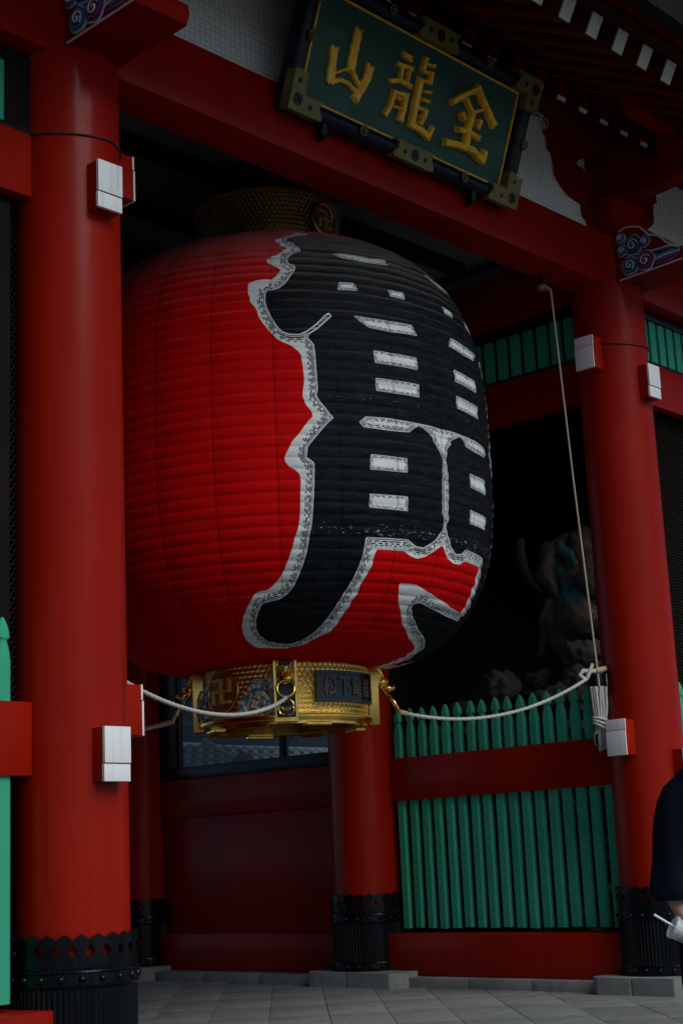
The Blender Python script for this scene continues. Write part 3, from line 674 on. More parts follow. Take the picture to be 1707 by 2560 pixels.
def nosing(x, s):
    """s = -1: carving faces -X"""
    n = empty('carved_nosing', (x, 0, 0), 0, gate)
    MB().prism(NOSE, lambda a, b, d: (d, a, b), -.2, .2).build('nosing_body', M['red_shade'], n, 30, .006)
    f = lambda base: (lambda a, b, d: (s * (.2005 + base + d), a, b))
    cols = {'b': ('cnavy', 'cblue'), 't': ('cnavy', 'cteal'), 'p': ('cplum', 'cpurple')}
    mats = [M[k] for k in ('cwhite', 'cnavy', 'cblue', 'cteal', 'cplum', 'cpurple')]
    idx = {k: i for i, k in enumerate(('cwhite', 'cnavy', 'cblue', 'cteal', 'cplum', 'cpurple'))}
    for ci, (kind, cy, cz, r, nl, ph) in enumerate(CLOUDS):
        mb = MB(); dk, lt = cols[kind]; e = ci * .0021
        mb.prism(lobes(cy, cz, r, nl, ph), f(e), 0, .010, idx['cwhite'])
        mb.prism(lobes(cy, cz, r * .93, nl, ph), f(e), .0101, .014, idx[lt])
        mb.prism(lobes(cy, cz, r * .80, nl, ph), f(e), .0141, .018, idx[dk])
        mb.prism(lobes(cy, cz, r * .70, nl, ph), f(e), .0181, .022, idx[lt])
        mb.prism(lobes(cy, cz, r * .55, nl, ph), f(e), .0221, .026, idx[dk])
        sp = spiral(cy, cz, r * .52, 1.4, ph * 2)
        mb.tube([(s * (.2005 + e + .028), a, b) for a, b in sp], [.008 * (1.1 - .5 * i / len(sp)) for i in range(len(sp))], 6, idx['cwhite'])
        mb.ball((s * (.2005 + e + .026), cy, cz), (.008, r * .2, r * .2), 10, 6, idx[lt])
        mb.build('cloud_relief', mats, n, 40)
    mb = MB()
    for k, (z0, col) in enumerate(((6.118, 'cwhite'), (6.100, 'cblue'), (6.082, 'cnavy'), (6.064, 'cteal'), (6.040, 'cwhite'), (6.022, 'cpurple'), (6.004, 'cplum'), (5.986, 'cpurple'))):
        pts = [(s * .206, -.60 - .02 * k / 3, z0 + .01 * math.sin(k)), (s * .208, -.70, z0 - .008 + .008 * math.sin(k * 2)), (s * .208, -.79, z0 - .006 * math.cos(k)), (s * .206, -.875, 6.045 + (z0 - 6.045) * .35)]
        mb.tube(pts, [.010, .011, .010, .005], 6, idx[col])
    mb.build('cloud_tail', mats, n, 50)
    mb = MB(); ln = [(s * .203, -.27, 5.946), (s * .203, -.88, 5.962)]
    mb.tube(ln, .007, 6)
    mb.tube([(s * .203, a, b - .008) for a, b in NOSE[3:14]], .008, 6)
    mb.build('white_edge_line', M['cwhite'], n, 50)
for x in (-SIDE, 0, W, W + SIDE):
    nosing(x, -1)

# ================================================================== fences
def picket_mesh():
    prof = [(.049, .497), (.049, 2.24), (.0485, 2.285), (.043, 2.325), (.030, 2.370), (.0265, 2.384), (.030, 2.392), (.0425, 2.400), (.0435, 2.414), (.040, 2.438), (.031, 2.468), (.017, 2.497), (.003, 2.516)]
    mb = MB(); vs = []
    for w, z in prof:
        k = w / .049; d = .030 * (.35 + .65 * k); c = .016 * k
        vs += [(-w + c, -d, z), (w - c, -d, z), (w, -d + c, z), (w, d - c, z), (w - c, d, z), (-w + c, d, z), (-w, d - c, z), (-w, -d + c, z)]
    fs = [tuple(range(7, -1, -1))]
    for i in range(len(prof) - 1):
        for k in range(8): fs.append((i * 8 + k, i * 8 + (k + 1) % 8, (i + 1) * 8 + (k + 1) % 8, (i + 1) * 8 + k))
    fs.append(tuple((len(prof) - 1) * 8 + k for k in range(8)))
    mb.add(vs, fs); o = mb.build('picket_proto', M['green'], None, 28); me = o.data; bpy.data.objects.remove(o); return me
PICK = picket_mesh()
def fence(x, y, rz, L, first, pitch, label, r0=.3):
    f = empty('picket_fence', (x, y, 0), rz); tag(f, label, 'fence', 'green picket fences between the columns')
    bx('rail', M['red'], f, 0, L, -.0535, .0535, ZR0, ZR1)
    bx('sill', M['red'], f, 0, L, -.20, .20, .09, .457, .012)
    rr = random.Random(len(label))
    xx = first
    while xx < L - r0:
        c = new_obj('picket', PICK, f); c.location = (xx, rr.uniform(-.003, .003), rr.uniform(-.006, .006))
        c.rotation_euler = (0, rr.uniform(-.004, .004), rr.uniform(-.02, .02)); xx += pitch
    return f
fence(W, D2, -PI / 2, D2, .417, .1445, 'green picket fence with broad red rail behind the rope and lantern', .36)
fence(-SIDE, 0, 0, SIDE, SIDE - .463 - .1445 * 16, .1445, 'green picket fence cut by the left edge, beside the big left column', .40)
fence(W, 0, 0, SIDE, .46, .1445, 'green picket fence beyond the right column, mostly behind the person')

# fine wire screens closing the fronts of both niches, wires thickened to cut light
def screen(x0, x1, label, r=.0046):
    z0, z1, pitch = 2.06, ZN0, .034; scr = MB()
    H_ = (z1 - z0); run = H_ * .62
    n_ = int((x1 - x0 + run) / pitch) + 1
    for sgn in (1, -1):
        for k in range(n_):
            a = x0 - run + k * pitch; b_ = a + run
            if sgn < 0: a, b_ = x0 + x1 - a, x0 + x1 - b_
            t0, t1 = 0.0, 1.0
            lo, hi = (x0 - a) / (b_ - a), (x1 - a) / (b_ - a)
            if lo > hi: lo, hi = hi, lo
            t0, t1 = max(0, lo), min(1, hi)
            if t1 - t0 < .01: continue
            yy = .115 + .0035 * sgn
            p_ = Vector((a + (b_ - a) * t0, yy, z0 + H_ * t0)); q_ = Vector((a + (b_ - a) * t1, yy, z0 + H_ * t1))
            u = (q_ - p_).normalized().cross(Vector((0, 1, 0))) * r; w = Vector((0, r, 0))
            scr.add([p_ + u, p_ + w, p_ - u, p_ - w, q_ + u, q_ + w, q_ - u, q_ - w], [(0, 1, 5, 4), (1, 2, 6, 5), (2, 3, 7, 6), (3, 0, 4, 7)])
    return tag(scr.build('wire_screen', M['wire']), label, 'screen', 'wire screens of the niches')
screen(W + .28, W + SIDE - .28, 'fine dark diamond wire screen in the niche right of the right column')
screen(-SIDE + .28, -.28, 'fine dark wire screen at the left edge behind the left column')
M['medal'] = paint('bronzed_gold', (.36, .15, .04), .4, .15, (.2, .08, .03), 6, .5, .1, 50, metal=.45)
M['crestgold'] = paint('crest_gilding', (.85, .52, .14), .35, .1, metal=.35)
# ================================================================== lantern
def l_rad(z):
    s = min(abs((z - LZC) / LH), 1.0)
    return LR * max(1 - s ** LN, 0.0) ** (1 / LM)
def mir(pts): return [(-a, z) for a, z in reversed(pts)]
# character outline on the unrolled paper (arc length at full radius, height)
RED = T_Rl + T_Rb[:-2] + [(1.00, 2.505), (1.45, 2.50), (1.72, 2.60), (1.62, 2.84), (1.42, 2.99), (1.26, 3.14), (1.18, 3.29)] + mir(T_Rl)
BLK = [T_Bl + T_Bb + T_H0 + mir(T_H0)[1:] + [(.109, 4.007), (.056, 3.955), (.034, 3.871), (.047, 3.803), (.052, 3.669), (.052, 3.488)] + T_Br +
       [(1.06, 2.548), (1.32, 2.535), (1.54, 2.61), (1.54, 2.75), (1.38, 2.89), (1.22, 3.0), (1.13, 3.15), (1.09, 3.28)] + mir(T_Bl)]
for h in T_holes: BLK += [h, mir(h)]
# profile from the lower ring to the upper ring
R_LO, R_HI = .60, .56
zz = np.concatenate([LZC + LH * np.sin(np.linspace(-PI / 2, PI / 2, 4001))])
rr = np.array([l_rad(z) for z in zz])
lo = np.nonzero(rr > R_LO)[0][0]; hi = np.nonzero(rr > R_HI)[0][-1]
zz = zz[lo:hi + 1]; rr = rr[lo:hi + 1]
zz_t = zz.copy()      # heights as traced
zz = zz + np.where(zz < LZC, .055 * np.clip((1.15 - rr) / .5, 0, 1) ** 1.3, 0)
ss = np.concatenate([[0], np.cumsum(np.hypot(np.diff(zz), np.diff(rr)))])
SL_TOT = ss[-1]
def s_of_z(z): return float(np.interp(z, zz_t, ss))
PROF_A, PROF_B = s_of_z(3.28), s_of_z(3.36)
PROF_C, PROF_D = s_of_z(4.215), s_of_z(4.235)
M['paper'] = paper_mat()
NR = int(round(SL_TOT / .0765)); ROW = NR * 8
sv = np.linspace(0, SL_TOT, ROW + 1)
zv = np.interp(sv, ss, zz); rv_ = np.interp(sv, ss, rr)
dz = np.gradient(zv, sv); dr = np.gradient(rv_, sv); nl = np.hypot(dz, dr); nz_, nr_ = -dr / nl, dz / nl
th = np.concatenate([np.linspace(math.radians(-118), math.radians(118), 430), np.linspace(math.radians(118), math.radians(242), 60)[1:-1]])
NC = len(th)
rng = np.random.RandomState(5)
ph = sv / SL_TOT * NR
amp_row = .0066 + .0012 * np.sin(np.floor(sv / SL_TOT * NR) * 3.1)
bul = np.abs(np.sin(PI * ph)) ** .55
TH, SVv = np.meshgrid(th, sv)
sag = .0012 * np.sin(TH * 24 + 1.2 * np.sin(np.floor(ph)[:, None] * 2.1)) + .0012 * np.sin(TH * 11 + np.floor(ph)[:, None] * 1.7)
off = bul[:, None] * (amp_row[:, None] + sag) + .004 * np.sin(TH * 3 + 1) * np.sin(SVv * 2.2) - .007 * (1 - np.abs(np.sin(TH * 12)) ** .5)
RR = rv_[:, None] + nr_[:, None] * off; ZZ = zv[:, None] + nz_[:, None] * off
X = RR * np.sin(TH); Y = -RR * np.cos(TH)
verts = np.stack([X, Y, ZZ], -1).reshape(-1, 3)
i = np.arange(ROW)[:, None] * NC; j = np.arange(NC)[None, :]; j2 = (j + 1) % NC
faces = np.stack([i + j, i + j2, i + NC + j2, i + NC + j], -1).reshape(-1, 4)
me = bpy.data.meshes.new('paper_shell')
me.vertices.add(len(verts)); me.vertices.foreach_set('co', verts.ravel())
me.loops.add(faces.size); me.loops.foreach_set('vertex_index', faces.ravel())
me.polygons.add(len(faces)); me.polygons.foreach_set('loop_start', np.arange(0, faces.size, 4)); me.polygons.foreach_set('loop_total', np.full(len(faces), 4))
me.update(calc_edges=True); me.validate()
me.polygons.foreach_set('use_smooth', np.ones(len(faces), bool))
me.materials.append(M['paper'])

def resample(loop, step=.05):
    out = []
    for k in range(len(loop)):
        a, b = np.array(loop[k]), np.array(loop[(k + 1) % len(loop)])
        n_ = max(1, int(np.hypot(*(b - a)) / step))
        for q in range(n_): out.append(a + (b - a) * q / n_)
    return np.array(out)
def sdist(loops, P):
    """signed distance (inside positive) and arc position of the nearest outline point"""
    best = np.full(len(P), 1e9); arc = np.zeros(len(P)); inside = np.zeros(len(P), bool); base = 0.0
    for lp in loops:
        lp = np.array([(a, s_of_z(z)) for a, z in resample(lp)])
        A = lp; B = np.roll(lp, -1, 0)
        for a, b in zip(A, B):
            d = b - a; L = math.hypot(*d)
            if L < 1e-6: continue
            q = P - a; t = np.clip(q @ d / (L * L), 0, 1)
            e = np.hypot(q[:, 0] - t * d[0], q[:, 1] - t * d[1])
            m = e < best; best[m] = e[m]; arc[m] = base + t[m] * L
            c = ((a[1] > P[:, 1]) != (b[1] > P[:, 1]))
            if c.any():
                xi = a[0] + (P[:, 1] - a[1]) / (d[1] if abs(d[1]) > 1e-12 else 1e-12) * d[0]
                inside ^= c & (P[:, 0] < xi)
            base += L
    return np.where(inside, best, -best), arc
front = np.abs(((TH + PI) % (2 * PI) - PI)).ravel() < math.radians(80)
P = np.stack([(TH * LR).ravel(), SVv.ravel()], -1)
sdr = np.full(len(P), -1.0); sdb = np.full(len(P), -1.0); arc = np.zeros(len(P))
sdr[front], _ = sdist([RED], P[front]); sdb[front], arc[front] = sdist(BLK, P[front])
_o0 = np.array([(q_, s_of_z(z_)) for q_, z_ in resample(BLK[0])]); L_OUT = float(np.hypot(*(np.roll(_o0, -1, 0) - _o0).T).sum())
def arc_at(k):
    q_ = np.array([(a_, s_of_z(z_)) for a_, z_ in resample(BLK[0][:k + 1])[:-1]] if False else [(a_, s_of_z(z_)) for a_, z_ in BLK[0][:k + 1]]); return float(np.hypot(*np.diff(q_, axis=0).T).sum())
K0 = len(T_Bl) + 34; K1 = len(T_Bl) + len(T_Bb) + 2 * len(T_H0) + 6
A0, A1 = arc_at(K0), arc_at(K1)
bandw = np.where(arc > L_OUT, .38, 1.0) - .45 * np.clip((arc - A0) / .06, 0, 1) * np.clip((A1 - arc) / .06, 0, 1)
for nme, data in (('sd_red', sdr), ('sd_black', sdb), ('arc', arc), ('prof', SVv.ravel()), ('ang', TH.ravel()), ('bandw', bandw)):
    at_ = me.attributes.new(nme, 'FLOAT', 'POINT'); at_.data.foreach_set('value', data.astype(np.float32))

lan = empty('giant_lantern', (LX, LY, 0))
tag(lan, 'giant red paper lantern with black brushed character hanging in the gate', 'lantern')
new_obj('paper_shell', me, lan)

def pol(r, a, z): return (r * math.sin(a), -r * math.cos(a), z)      # a = 0 faces the street
def drum(name, r0, r1, z0, z1, n=160, rows=10, mat='hexgold'):
    mb = MB(); vs = []
    for i_ in range(n):
        a = 2 * PI * i_ / n
        for k in range(rows + 1):
            t = k / rows; vs.append(pol(r0 + (r1 - r0) * t, a, z0 + (z1 - z0) * t))
    m = rows + 1
    mb.add(vs, [(i_ * m + k, ((i_ + 1) % n) * m + k, ((i_ + 1) % n) * m + k + 1, i_ * m + k + 1) for i_ in range(n) for k in range(rows)])
    o = mb.build(name, M[mat], lan, 60)
    du = []; dv = []
    for v in o.data.vertices:
        a = math.atan2(v.co.x, -v.co.y); du.append((a % (2 * PI)) * .62); dv.append(v.co.z)
    # keep the pattern's seam on the hidden back
    du = [(x + .62 * PI) % (2 * PI * .62) for x in du]
    for nm, dd in (('du', du), ('dv', dv)):
        q = o.data.attributes.new(nm, 'FLOAT', 'POINT'); q.data.foreach_set('value', dd)
    return o
drum('lower_drum', .618, .628, 2.165, 2.590)
MB().lathe([(.55, 2.598), (.632, 2.598), (.637, 2.588), (.628, 2.580)], 96).build('upper_rim', M['gold'], lan, 40)
MB().lathe([(.60, 2.135), (.655, 2.135), (.660, 2.142), (.660, 2.166), (.654, 2.173), (.62, 2.178)], 128).build('lower_rim', M['gold'], lan, 40)
MB().lathe([(.60, 2.136), (.60, 2.20), (.50, 2.20), (.50, 2.125), (.545, 2.112), (.60, 2.112), (.60, 2.136)], 128).build('inner_flange', M['gold'], lan, 40)
MB().lathe([(.001, 2.27), (.50, 2.25)], 64).build('base_board', M['black'], lan, 40)
for k in range(8):
    a = PI / 4 * k + PI / 8
    o = MB().box(-.10, .10, -.050, .03, -.014, .014).build('flange_lug', M['gold'], lan, 40, .008)
    o.location = pol(.555, a, 2.110); o.rotation_euler = (0, 0, a)

# dragon head: skull, brow, snout, jaws, horns, mane; faces local -Y
def dragon_mesh():
    mb = MB()
    mb.ball((0, -.035, .02), (.040, .045, .042), 14, 10)
    mb.ball((0, -.085, .004), (.026, .045, .020), 12, 8)
    mb.ball((0, -.118, .012), (.022, .016, .015), 10, 8)
    mb.ball((0, -.075, -.030), (.020, .045, .009), 10, 6, 0, Matrix.Rotation(.35, 3, 'X'))
    for s in (-1, 1):
        mb.ball((s * .024, -.066, .030), .011, 10, 8)
        mb.ball((s * .012, -.130, .018), .007, 8, 6)
        mb.ball((s * .027, -.055, .045), (.016, .022, .007), 10, 6)
        mb.tube([(s * .018, -.03, .05), (s * .032, .0, .085), (s * .034, .035, .10), (s * .028, .055, .125)], [.010, .009, .007, .002], 8)
        for k in range(5):
            a = -1.0 + k * .5
            mb.tube([(s * .036, -.02, .02 + .015 * a), (s * .060, .005, .02 + .05 * a), (s * .066, .035, .03 + .07 * a)], [.011, .009, .002], 6)
        for k in range(3):
            mb.tube([(s * .016, -.065 - .02 * k, -.012), (s * .017, -.067 - .02 * k, -.027)], [.004, .001], 5)
        mb.tube([(s * .02, -.12, .005), (s * .05, -.13, .012), (s * .06, -.115, .03)], [.004, .003, .001], 6)
    for k in range(4): mb.tube([(0, -.02 + .02 * k, .055), (0, .0 + .02 * k, .085 - .01 * k)], [.009, .002], 6)
    mb.ball((0, -.01, -.005), (.045, .03, .055), 12, 8)
    o = mb.build('dragon_proto', M['gold'], None, 60); q = o.data; bpy.data.objects.remove(o); return q
DRAG = dragon_mesh()
tor = MB(); n1, n2 = 28, 8; vs_ = []
for i_ in range(n1):
    a = 2 * PI * i_ / n1
    for k in range(n2):
        b = 2 * PI * k / n2; q = .062 + .0105 * math.cos(b); vs_.append((q * math.cos(a), .0105 * math.sin(b), q * math.sin(a)))
tor.add(vs_, [(i_ * n2 + k, ((i_ + 1) % n1) * n2 + k, ((i_ + 1) % n1) * n2 + (k + 1) % n2, i_ * n2 + (k + 1) % n2) for i_ in range(n1) for k in range(n2)])
_o = tor.build('ring_proto', M['gold'], None, 60); RING = _o.data; bpy.data.objects.remove(_o)
for k in range(4):
    a = -CAMDIR + k * PI / 2
    pb = empty('corner_plate', pol(.665, a, 0), a, lan)
    mb = MB()
    z0, z1, w = 2.118, 2.612, .083
    frame = [(-w, z0), (w, z0), (w, z1 - .022), (w - .022, z1), (-w + .022, z1), (-w, z1 - .022)]
    inner = [(-w + .016, z0 + .028), (w - .016, z0 + .028), (w - .016, z1 - .032), (w - .028, z1 - .018), (-w + .028, z1 - .018), (-w + .016, z1 - .032)]
    mb.prism(frame, lambda p_, q_, d: (p_, -d, q_), -.045, .030, 0, [inner])
    mb.build('plate_frame', M['gold'], pb, 30, .003)
    MB().prism(inner, lambda p_, q_, d: (p_, -d, q_), -.04, .006).build('plate_recess', M['plate'], pb, 30)
    # scrollwork
    mb = MB()
    for s in (-1, 1):
        mb.tube([(s * .012, -.018, 2.165), (s * .045, -.018, 2.175), (s * .055, -.018, 2.21), (s * .035, -.018, 2.225), (s * .022, -.018, 2.205)], [.007] * 5, 6)
        mb.tube([(s * .055, -.018, 2.21), (s * .05, -.018, 2.25), (s * .02, -.018, 2.28), (s * .008, -.018, 2.25)], [.006] * 4, 6)
        mb.tube([(s * .055, -.018, 2.535), (s * .048, -.018, 2.572), (s * .02, -.018, 2.588), (0, -.018, 2.592)], [.006] * 4, 6)
        mb.tube([(s * .03, -.018, 2.51), (s * .058, -.018, 2.555)], [.009, .004], 6)
        mb.tube([(s * .055, -.018, 2.535), (s * .06, -.018, 2.42), (s * .055, -.018, 2.33)], [.006, .008, .006], 6)
    for zz_ in (2.20, 2.213): mb.tube([(-.02, -.02, zz_), (.02, -.02, zz_)], .005, 6)
    mb.build('scrollwork', M['gold'], pb, 50)
    d = new_obj('dragon_head', DRAG, pb); d.location = (0, -.012, 2.440); d.scale = (1.15, 1.15, 1.15); d.rotation_euler = (-.25 if k == 0 else .45, 0, 0)
    r_ = new_obj('mooring_ring', RING, pb)
    if k == 0: r_.location = (0, -.085, 2.345); r_.rotation_euler = (-.25, 0, 0)
    else: r_.location = (0, -.152, 2.275); r_.rotation_euler = (-.51, 0, 0); r_.scale = (.8, 1, 1.15)

# oval medallions with the temple's crest
def manji(mb, s, d0, d1, fn, mi=0):
    t = s * .25
    segs = [(-t / 2, t / 2, -s, s), (-s, -t / 2, -t / 2, t / 2), (t / 2, s, -t / 2, t / 2),
            (-s, -t / 2, s - t, s), (t / 2, s, -s, -s + t), (s - t, s, t / 2, s), (-s, -s + t, -s, -t / 2)]
    for a0, a1, b0, b1 in segs:
        mb.prism([(a0, b0), (a1, b0), (a1, b1), (a0, b1)], fn, d0, d1, mi)
def medallion(a, z, rx, rz, r, s):
    m_ = empty('crest_medallion', (0, 0, 0), 0, lan)
    wrap = lambda x, y, d: pol(r + d, a + x / r, z + y)
    ov = lambda k: [(rx * k * math.cos(2 * PI * i_ / 40), rz * k * math.sin(2 * PI * i_ / 40)) for i_ in range(40)]
    MB().prism(ov(.93), wrap, -.01, .022).build('medallion_disc', M['medal'], m_, 40)
    MB().tube([wrap(x, y, .024) for x, y in ov(1.0) + ov(1.0)[:1]], .011, 8, cap=False).build('medallion_rim', M['gold'], m_, 60)
    mb = MB(); manji(mb, s, .0225, .042, wrap); mb.build('crest', M['crestgold'], m_, 30, .004)
medallion(-PI / 2 - .015, 2.372, .152, .148, .628, .092)
medallion(PI / 2, 2.372, .152, .148, .628, .092)

# name plate facing the street
npl = empty('name_plate', (0, 0, 0), 0, lan)
wrap = lambda x, y, d: pol(.632 + d, .03 + x / .632, 2.372 + y)
def strip(x0, x1, y0, y1, n_=14):
    return [(x0 + (x1 - x0) * i_ / n_, y0) for i_ in range(n_ + 1)] + [(x1 + (x0 - x1) * i_ / n_, y1) for i_ in range(n_ + 1)]
MB().prism(strip(-.30, .30, -.112, .112), wrap, -.006, .016).build('plate_back', M['plate'], npl, 30, 0)
mb = MB()
mb.prism(strip(-.30, .30, -.112, -.090), wrap, .0161, .030); mb.prism(strip(-.30, .30, .090, .112), wrap, .0161, .030)
mb.prism([(-.30, -.0899), (-.278, -.0899), (-.278, .0899), (-.30, .0899)], wrap, .0161, .030); mb.prism([(.278, -.0899), (.30, -.0899), (.30, .0899), (.278, .0899)], wrap, .0161, .030)
mb.build('plate_border', M['plate'], npl, 30, .002)
def text_mesh(txt, size):
    cu = bpy.data.curves.new('lettering', 'FONT'); cu.body = txt; cu.size = size; cu.align_x = 'CENTER'; cu.align_y = 'CENTER'
    cu.extrude = .5; cu.resolution_u = 4; cu.offset = size * .018
    ob = bpy.data.objects.new('lettering', cu); COL.objects.link(ob)
    bpy.context.view_layer.update()
    dg = bpy.context.evaluated_depsgraph_get(); q = bpy.data.meshes.new_from_object(ob.evaluated_get(dg))
    bpy.data.objects.remove(ob); bpy.data.curves.remove(cu)
    return q
for ch, cx_ in zip('松下電器', (-.195, -.065, .065, .195)):
    q = text_mesh(ch, .130)
    xs = [v.co.x for v in q.vertices]; ys = [v.co.y for v in q.vertices]
    mxx, mxy = (min(xs) + max(xs)) / 2, (min(ys) + max(ys)) / 2; kx = .108 / max(.02, max(xs) - min(xs)); ky = .135 / max(.02, max(ys) - min(ys))
    for v in q.vertices:
        v.co = pol(.632 + (.026 if v.co.z > 0 else .015), .03 + (cx_ + (v.co.x - mxx) * kx) / .632, 2.372 + (v.co.y - mxy) * ky)
    q.materials.append(M['copper']); new_obj('letter', q, npl)

# enamelled clouds low on the drum, either side of the medallion
def enamel(a0, a1, seed, n_):
    rs = random.Random(seed); mb = MB(); names = ('cblue', 'cred', 'cgreen', 'cyellow', 'cteal', 'cwhite', 'cnavy')
    for i_ in range(n_):
        a = rs.uniform(a0, a1); tt = (a - a0) / (a1 - a0); z = 2.195 + rs.random() * (.08 + .15 * min(1, tt * 2.2)); r_ = rs.uniform(.010, .020); e = .002 + .0006 * i_
        fn = lambda x, y, d, a=a, z=z: pol(.628 + d, a + x / .628, z + y)
        c1, c2 = rs.sample(range(5), 2)
        mb.prism(lobes(0, 0, r_ * 1.2, 5, rs.random()), fn, e, e + .006, 5)
        mb.prism(lobes(0, 0, r_, 5, rs.random()), fn, e + .0061, e + .010, c1)
        sp = spiral(0, 0, r_ * .8, 1.3, rs.random() * 6, rs.choice((-1, 1)), 12)
        mb.tube([fn(x, y, e + .012) for x, y in sp], .0042, 5, rs.choice((5, c2)))
        mb.ball(fn(0, 0, e + .012), .005, 6, 5, 6)
    o = mb.build('enamel_clouds', [M[k] for k in names], lan, 50); o['kind'] = 'stuff'
enamel(-PI / 2 + .25, -CAMDIR - .13, 3, 95)
enamel(-PI / 2 - .62, -PI / 2 - .25, 4, 70)

# upper drum
drum('upper_drum', .545, .590, 5.78, 6.22, mat='hexgold_shade')
MB().lathe([(.575, 6.215), (.600, 6.22), (.604, 6.232), (.596, 6.245), (.56, 6.252)], 96).build('upper_drum_rim', M['medal'], lan, 40)
MB().lathe([(.001, 6.245), (.565, 6.245)], 48).build('upper_lid', M['black'], lan, 40)
medallion(.03, 6.03, .118, .135, .580, .07)
for a in (0.0, PI / 2, PI, -PI / 2):
    MB().tube([pol(.50, a, 6.24), pol(.30, a, 6.62)], .02, 8).build('hanging_bar', M['iron'], lan, 40)

# ================================================================== plaque
plq = empty('name_board', (1.611, -.25, 6.166)); tag(plq, 'green name board with three gilded characters leaning out over the crossbeam', 'plaque')
plq.rotation_euler = (math.atan2(.361, .975), 0, 0)      # local X along, Z up the board, -Y out
# local frame: x right, z up, front face at y = 0
PW, PH = 2.577, 1.04
def pf(a, b, d): return (a, -d, b)
MB().box(.12, PW - .19, -.0, .05, .11, PH - .14).build('board', M['boardgreen'] if 'boardgreen' in M else M['green'], plq, 30)
GF = (.146, 2.366, .137, .876)
for (x0, x1, z0, z1) in ((GF[0] - .014, GF[1] + .014, GF[2] - .014, GF[2]), (GF[0] - .014, GF[1] + .014, GF[3], GF[3] + .014), (GF[0] - .014, GF[0], GF[2] + .0005, GF[3] - .0005), (GF[1], GF[1] + .014, GF[2] + .0005, GF[3] - .0005)):
    MB().box(x0, x1, -.012, .02, z0, z1).build('gilt_fillet', M['gilt'], plq, 30, .003)
# rounded lacquer frame
def bar(p0, p1, r, name='frame_bar'):
    o = MB().tube([p0, p1], r, 24).build(name, M['frame'], plq, 40); return o
bar((.03, .01, .065), (PW - .02, .01, .065), .062); bar((.03, .01, PH - .08), (PW - .02, .01, PH - .08), .062)
bar((.062, .014, .04), (.062, .014, PH - .04), .058); bar((PW - .09, .014, .04), (PW - .09, .014, PH - .04), .070)
MB().box(.0, PW, .03, .09, .0, PH).build('back_board', M['frame'], plq, 30, .01)
# brass corner and centre mounts, shaped to a wavy end
def mount(poly, d=.070):
    MB().prism(poly, lambda a, b, e: (a, -e, b), -.02, d).build('brass_mount', M['brass'], plq, 25, .006)
def wavy(x, z0, z1, s):
    n_ = 8; return [(x + s * .018 * math.sin(PI * 2 * i_ / n_) + s * .022 * abs(i_ / n_ - .5) * 2, z0 + (z1 - z0) * i_ / n_) for i_ in range(n_ + 1)]
mount([(0, 0)] + wavy(.295, .0, .128, 1) + [(.128, .130), (.128, .285), (.085, .262), (.05, .29), (0, .275)])
mount([(PW, 0), (PW, .25), (PW - .05, .235), (PW - .09, .265), (PW - .165, .27), (PW - .165, .130)] + list(reversed(wavy(PW - .33, 0, .128, -1))))
mount([(PW, PH), (PW, PH - .27), (PW - .05, PH - .25), (PW - .10, PH - .27), (PW - .165, PH - .26), (PW - .165, PH - .145)] + list(reversed(wavy(PW - .29, PH - .145, PH, -1)))[::-1])
mount([(0, PH), (0, PH - .27), (.05, PH - .25), (.09, PH - .27), (.128, PH - .26), (.128, PH - .145)] + wavy(.29, PH - .145, PH, 1))
for z0, z1 in ((.0, .130), (PH - .145, PH)):
    mount(wavy(1.51, z0, z1, 1) + list(reversed(wavy(1.12, z0, z1, -1))))
# crest roundels on the mounts, blossom studs between them
for x, z in ((.075, .085), (1.315, .066), (PW - .075, .075), (1.315, PH - .075), (PW - .08, PH - .09), (.075, PH - .09)):
    mb = MB(); mb.lathe([(.001, .004), (.040, .004), (.044, 0)], 24)
    for k in range(4):
        a = PI / 2 * k + PI / 4; mb.tube([(0, 0, .006), (.032 * math.cos(a), .032 * math.sin(a), .006)], .005, 5)
    o = mb.build('roundel', M['plate'], plq, 40); o.location = (x, -.072, z); o.rotation_euler = (PI / 2, 0, 0)
for x, z in ((.20, .06), (1.20, .06), (1.43, .06), (PW - .21, .06), (1.20, PH - .07), (1.43, PH - .07), (.06, .21), (PW - .09, .20), (PW - .09, PH - .2), (PW - .2, PH - .08)):
    o = MB().lathe([(.001, .003), (.018, .003), (.020, -.01)], 14).build('pierced_hole', M['frame'], plq, 40); o.location = (x, -.0705, z); o.rotation_euler = (PI / 2, 0, 0)
for x, z in ((.747, .075), (1.902, .07), (1.911, PH - .07), (.784, PH - .07), (.085, .53), (PW - .07, .51)):
    mb = MB()
    for k in range(8):
        a = PI / 4 * k; mb.ball((.030 * math.cos(a), .030 * math.sin(a), .006), (.014, .014, .008), 8, 6)
    mb.ball((0, 0, .010), (.016, .016, .012), 10, 8)
    o = mb.build('blossom_stud', M['brassdark'], plq, 50); o.location = (x, -.064, z); o.rotation_euler = (PI / 2, 0, 0)
# iron stays under the board
for x in (.42, 2.10):
    MB().tube([(x, .02, .04), (x, -.01, -.05), (x + .03, .06, -.09)], [.045, .04, .02], 10).build('iron_stay', M['iron'], plq, 50)
